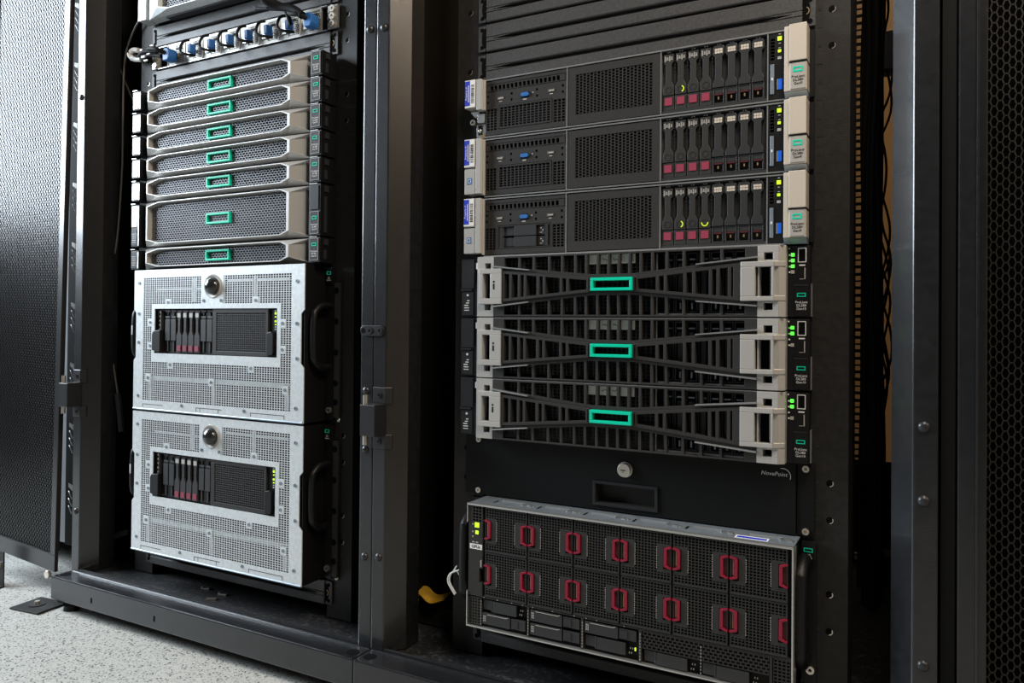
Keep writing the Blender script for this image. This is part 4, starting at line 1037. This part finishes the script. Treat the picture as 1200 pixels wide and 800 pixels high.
mesh_chassis(-6*U, 'lower silver mesh fronted chassis with black dome, at the bottom of the left rack')

# plates at the right of the silver framed servers
for k, zb in enumerate([13, 12, 11, 10, 9, 7, 6]):
    pass

# ------------------------------------------------------------------ loose cables and small things
t = thing('hanging_cable', 'grey cable with long black plug hanging left of the silver framed servers', 'cable', (-PITCH, -8, 0))
W = lambda L, y=0: [(x+PITCH, y, z) for x, z in L]
part('cord', MB().tube(W([(-782,785),(-800,768),(-815,750),(-833,718),(-840.6,667),(-841.5,580),(-842,475),(-855,336),(-878,249),(-882,179),(-864,91),(-846,19)]), 1.9, 6, 6), 'cablegrey', t, smooth=True)
part('plug', MB().tube(W([(-846.5,21),(-842,0),(-831,-56)]), 6.2, 8, 4), 'clear', t, smooth=True)
t = thing('hanging_cable', 'thin pale cable running diagonally behind the upper left rack post', 'cable', (-PITCH, 10, 0))
part('cord', MB().tube(W([(-966,860),(-950,807),(-916,746),(-881,696),(-847,641),(-824,608),(-800,560)]), 1.9, 6, 6), 'cablegrey', t, smooth=True)
t = thing('wire_loop', 'pale thin wire looped and tied left of the big red handled server', 'wire', (0, -40, -208))
part('wire', MB().tube([(-8,0,-24),(-20,0,-8),(-18,0,4),(-8,0,10),(11,0,18)], 1.1, 6, 5).tube([(-6,0,-22),(-17,0,-7),(-15,0,5),(-6,0,12),(2,0,4),(10,0,2)], 1.1, 6, 5).tube([(-12,0,8),(-5,0,19)], 1.1, 6, 2), 'cablewhite', t, smooth=True)
t = thing('strap', 'yellow flat strap lying in the dark beside the big red handled server', 'strap', (-118, 60, -286))
part('band', MB().rings([[(-34+4*i, y+3*math.sin(i*.5), 4*math.sin(i*.45)+z) for y, z in ((-12,0),(12,6),(12,7.5),(-12,1.5))] for i in range(17)]), 'yellow', t, smooth=True)
for k, (x, y, r, s) in enumerate(((-585, -2, .3, 'rounded silver clip lying on the left rack base, furthest left'), (-532, -8, .2, 'rounded silver clip lying on the left rack base, to the right'), (-530, -36, .5, 'flat silver clip lying on the left rack base, nearest the front lip'))):
    t = thing('metal_clip', s, 'clip', (x, y, -334), 'metal clips on the rack base', rz=r)
    part('clip', MB().box(-9, 9, -4, 4, .2, 3.2).box(-9, -5, -4, 4, 3.2, 5 if k < 2 else 3.4), 'screw', t, bevel=1)

# floor bracket and bolt left of the left rack
t = thing('floor_bracket', 'flat black bracket with a bolt on the speckled floor by the left rack corner', 'bracket', (-938, -102, -ZF), rz=.12)
part('plate', MB().box(-42, 36, -36, 30, .2, 4), 'rail', t, bevel=.6)
part('upright', MB().box(18, 36, 20, 23, 4, 60), 'rail', t, bevel=.5)
part('washer', MB().cyl((-8, -4, 4), 'z', 15, 1.5, 20), 'clear', t, smooth=True)
part('bolt', MB().cyl((-10, -2, 5.5), 'z', 5, 5, 8), 'screw', t, smooth=True)
t = thing('bolt', 'bright round bolt head at the left end of the bottom frame', 'bolt', (-918, -100, -332))
part('head', MB().cyl((0, -6, 0), 'y', 8, 6, 18), 'screw', t, smooth=True, bevel=1)
t = thing('floor_bracket', 'upright black bracket foot at the lower left picture edge under the open mesh door', 'bracket', (-1118, -80, -ZF))
part('upright', MB().box(-60, 2, 0, 3, .2, 75), 'rail', t, bevel=.6)
part('foot', MB().box(-60, 2, -24, 0, .2, 3.5), 'rail', t)
part('bolt', MB().cyl((-14, -5, 44), 'y', 8, 5, 16), 'screw', t, smooth=True)
# vertical cable organiser in the gap, before the added cabinet behind the open door
t = thing('cable_organiser', 'vertical strip of punched plates and fins in the gap beside the open mesh door', 'organiser', (-1044, 24, -340))
part('backing', MB().box(-76, 130, 30, 34, 0, 1800), 'side', t)
for k in range(12):
    z = 80+k*133
    p = part('punched_plate', lambda: MB().perf(0, 14, 0, 94, 2, 12, .45, .5, 0, 1.5), 'steel', t, (-2, 2, z), key='pp')
    part('fin', lambda: sum_fins(), 'silver', p, key='fn')
def _noop(): pass
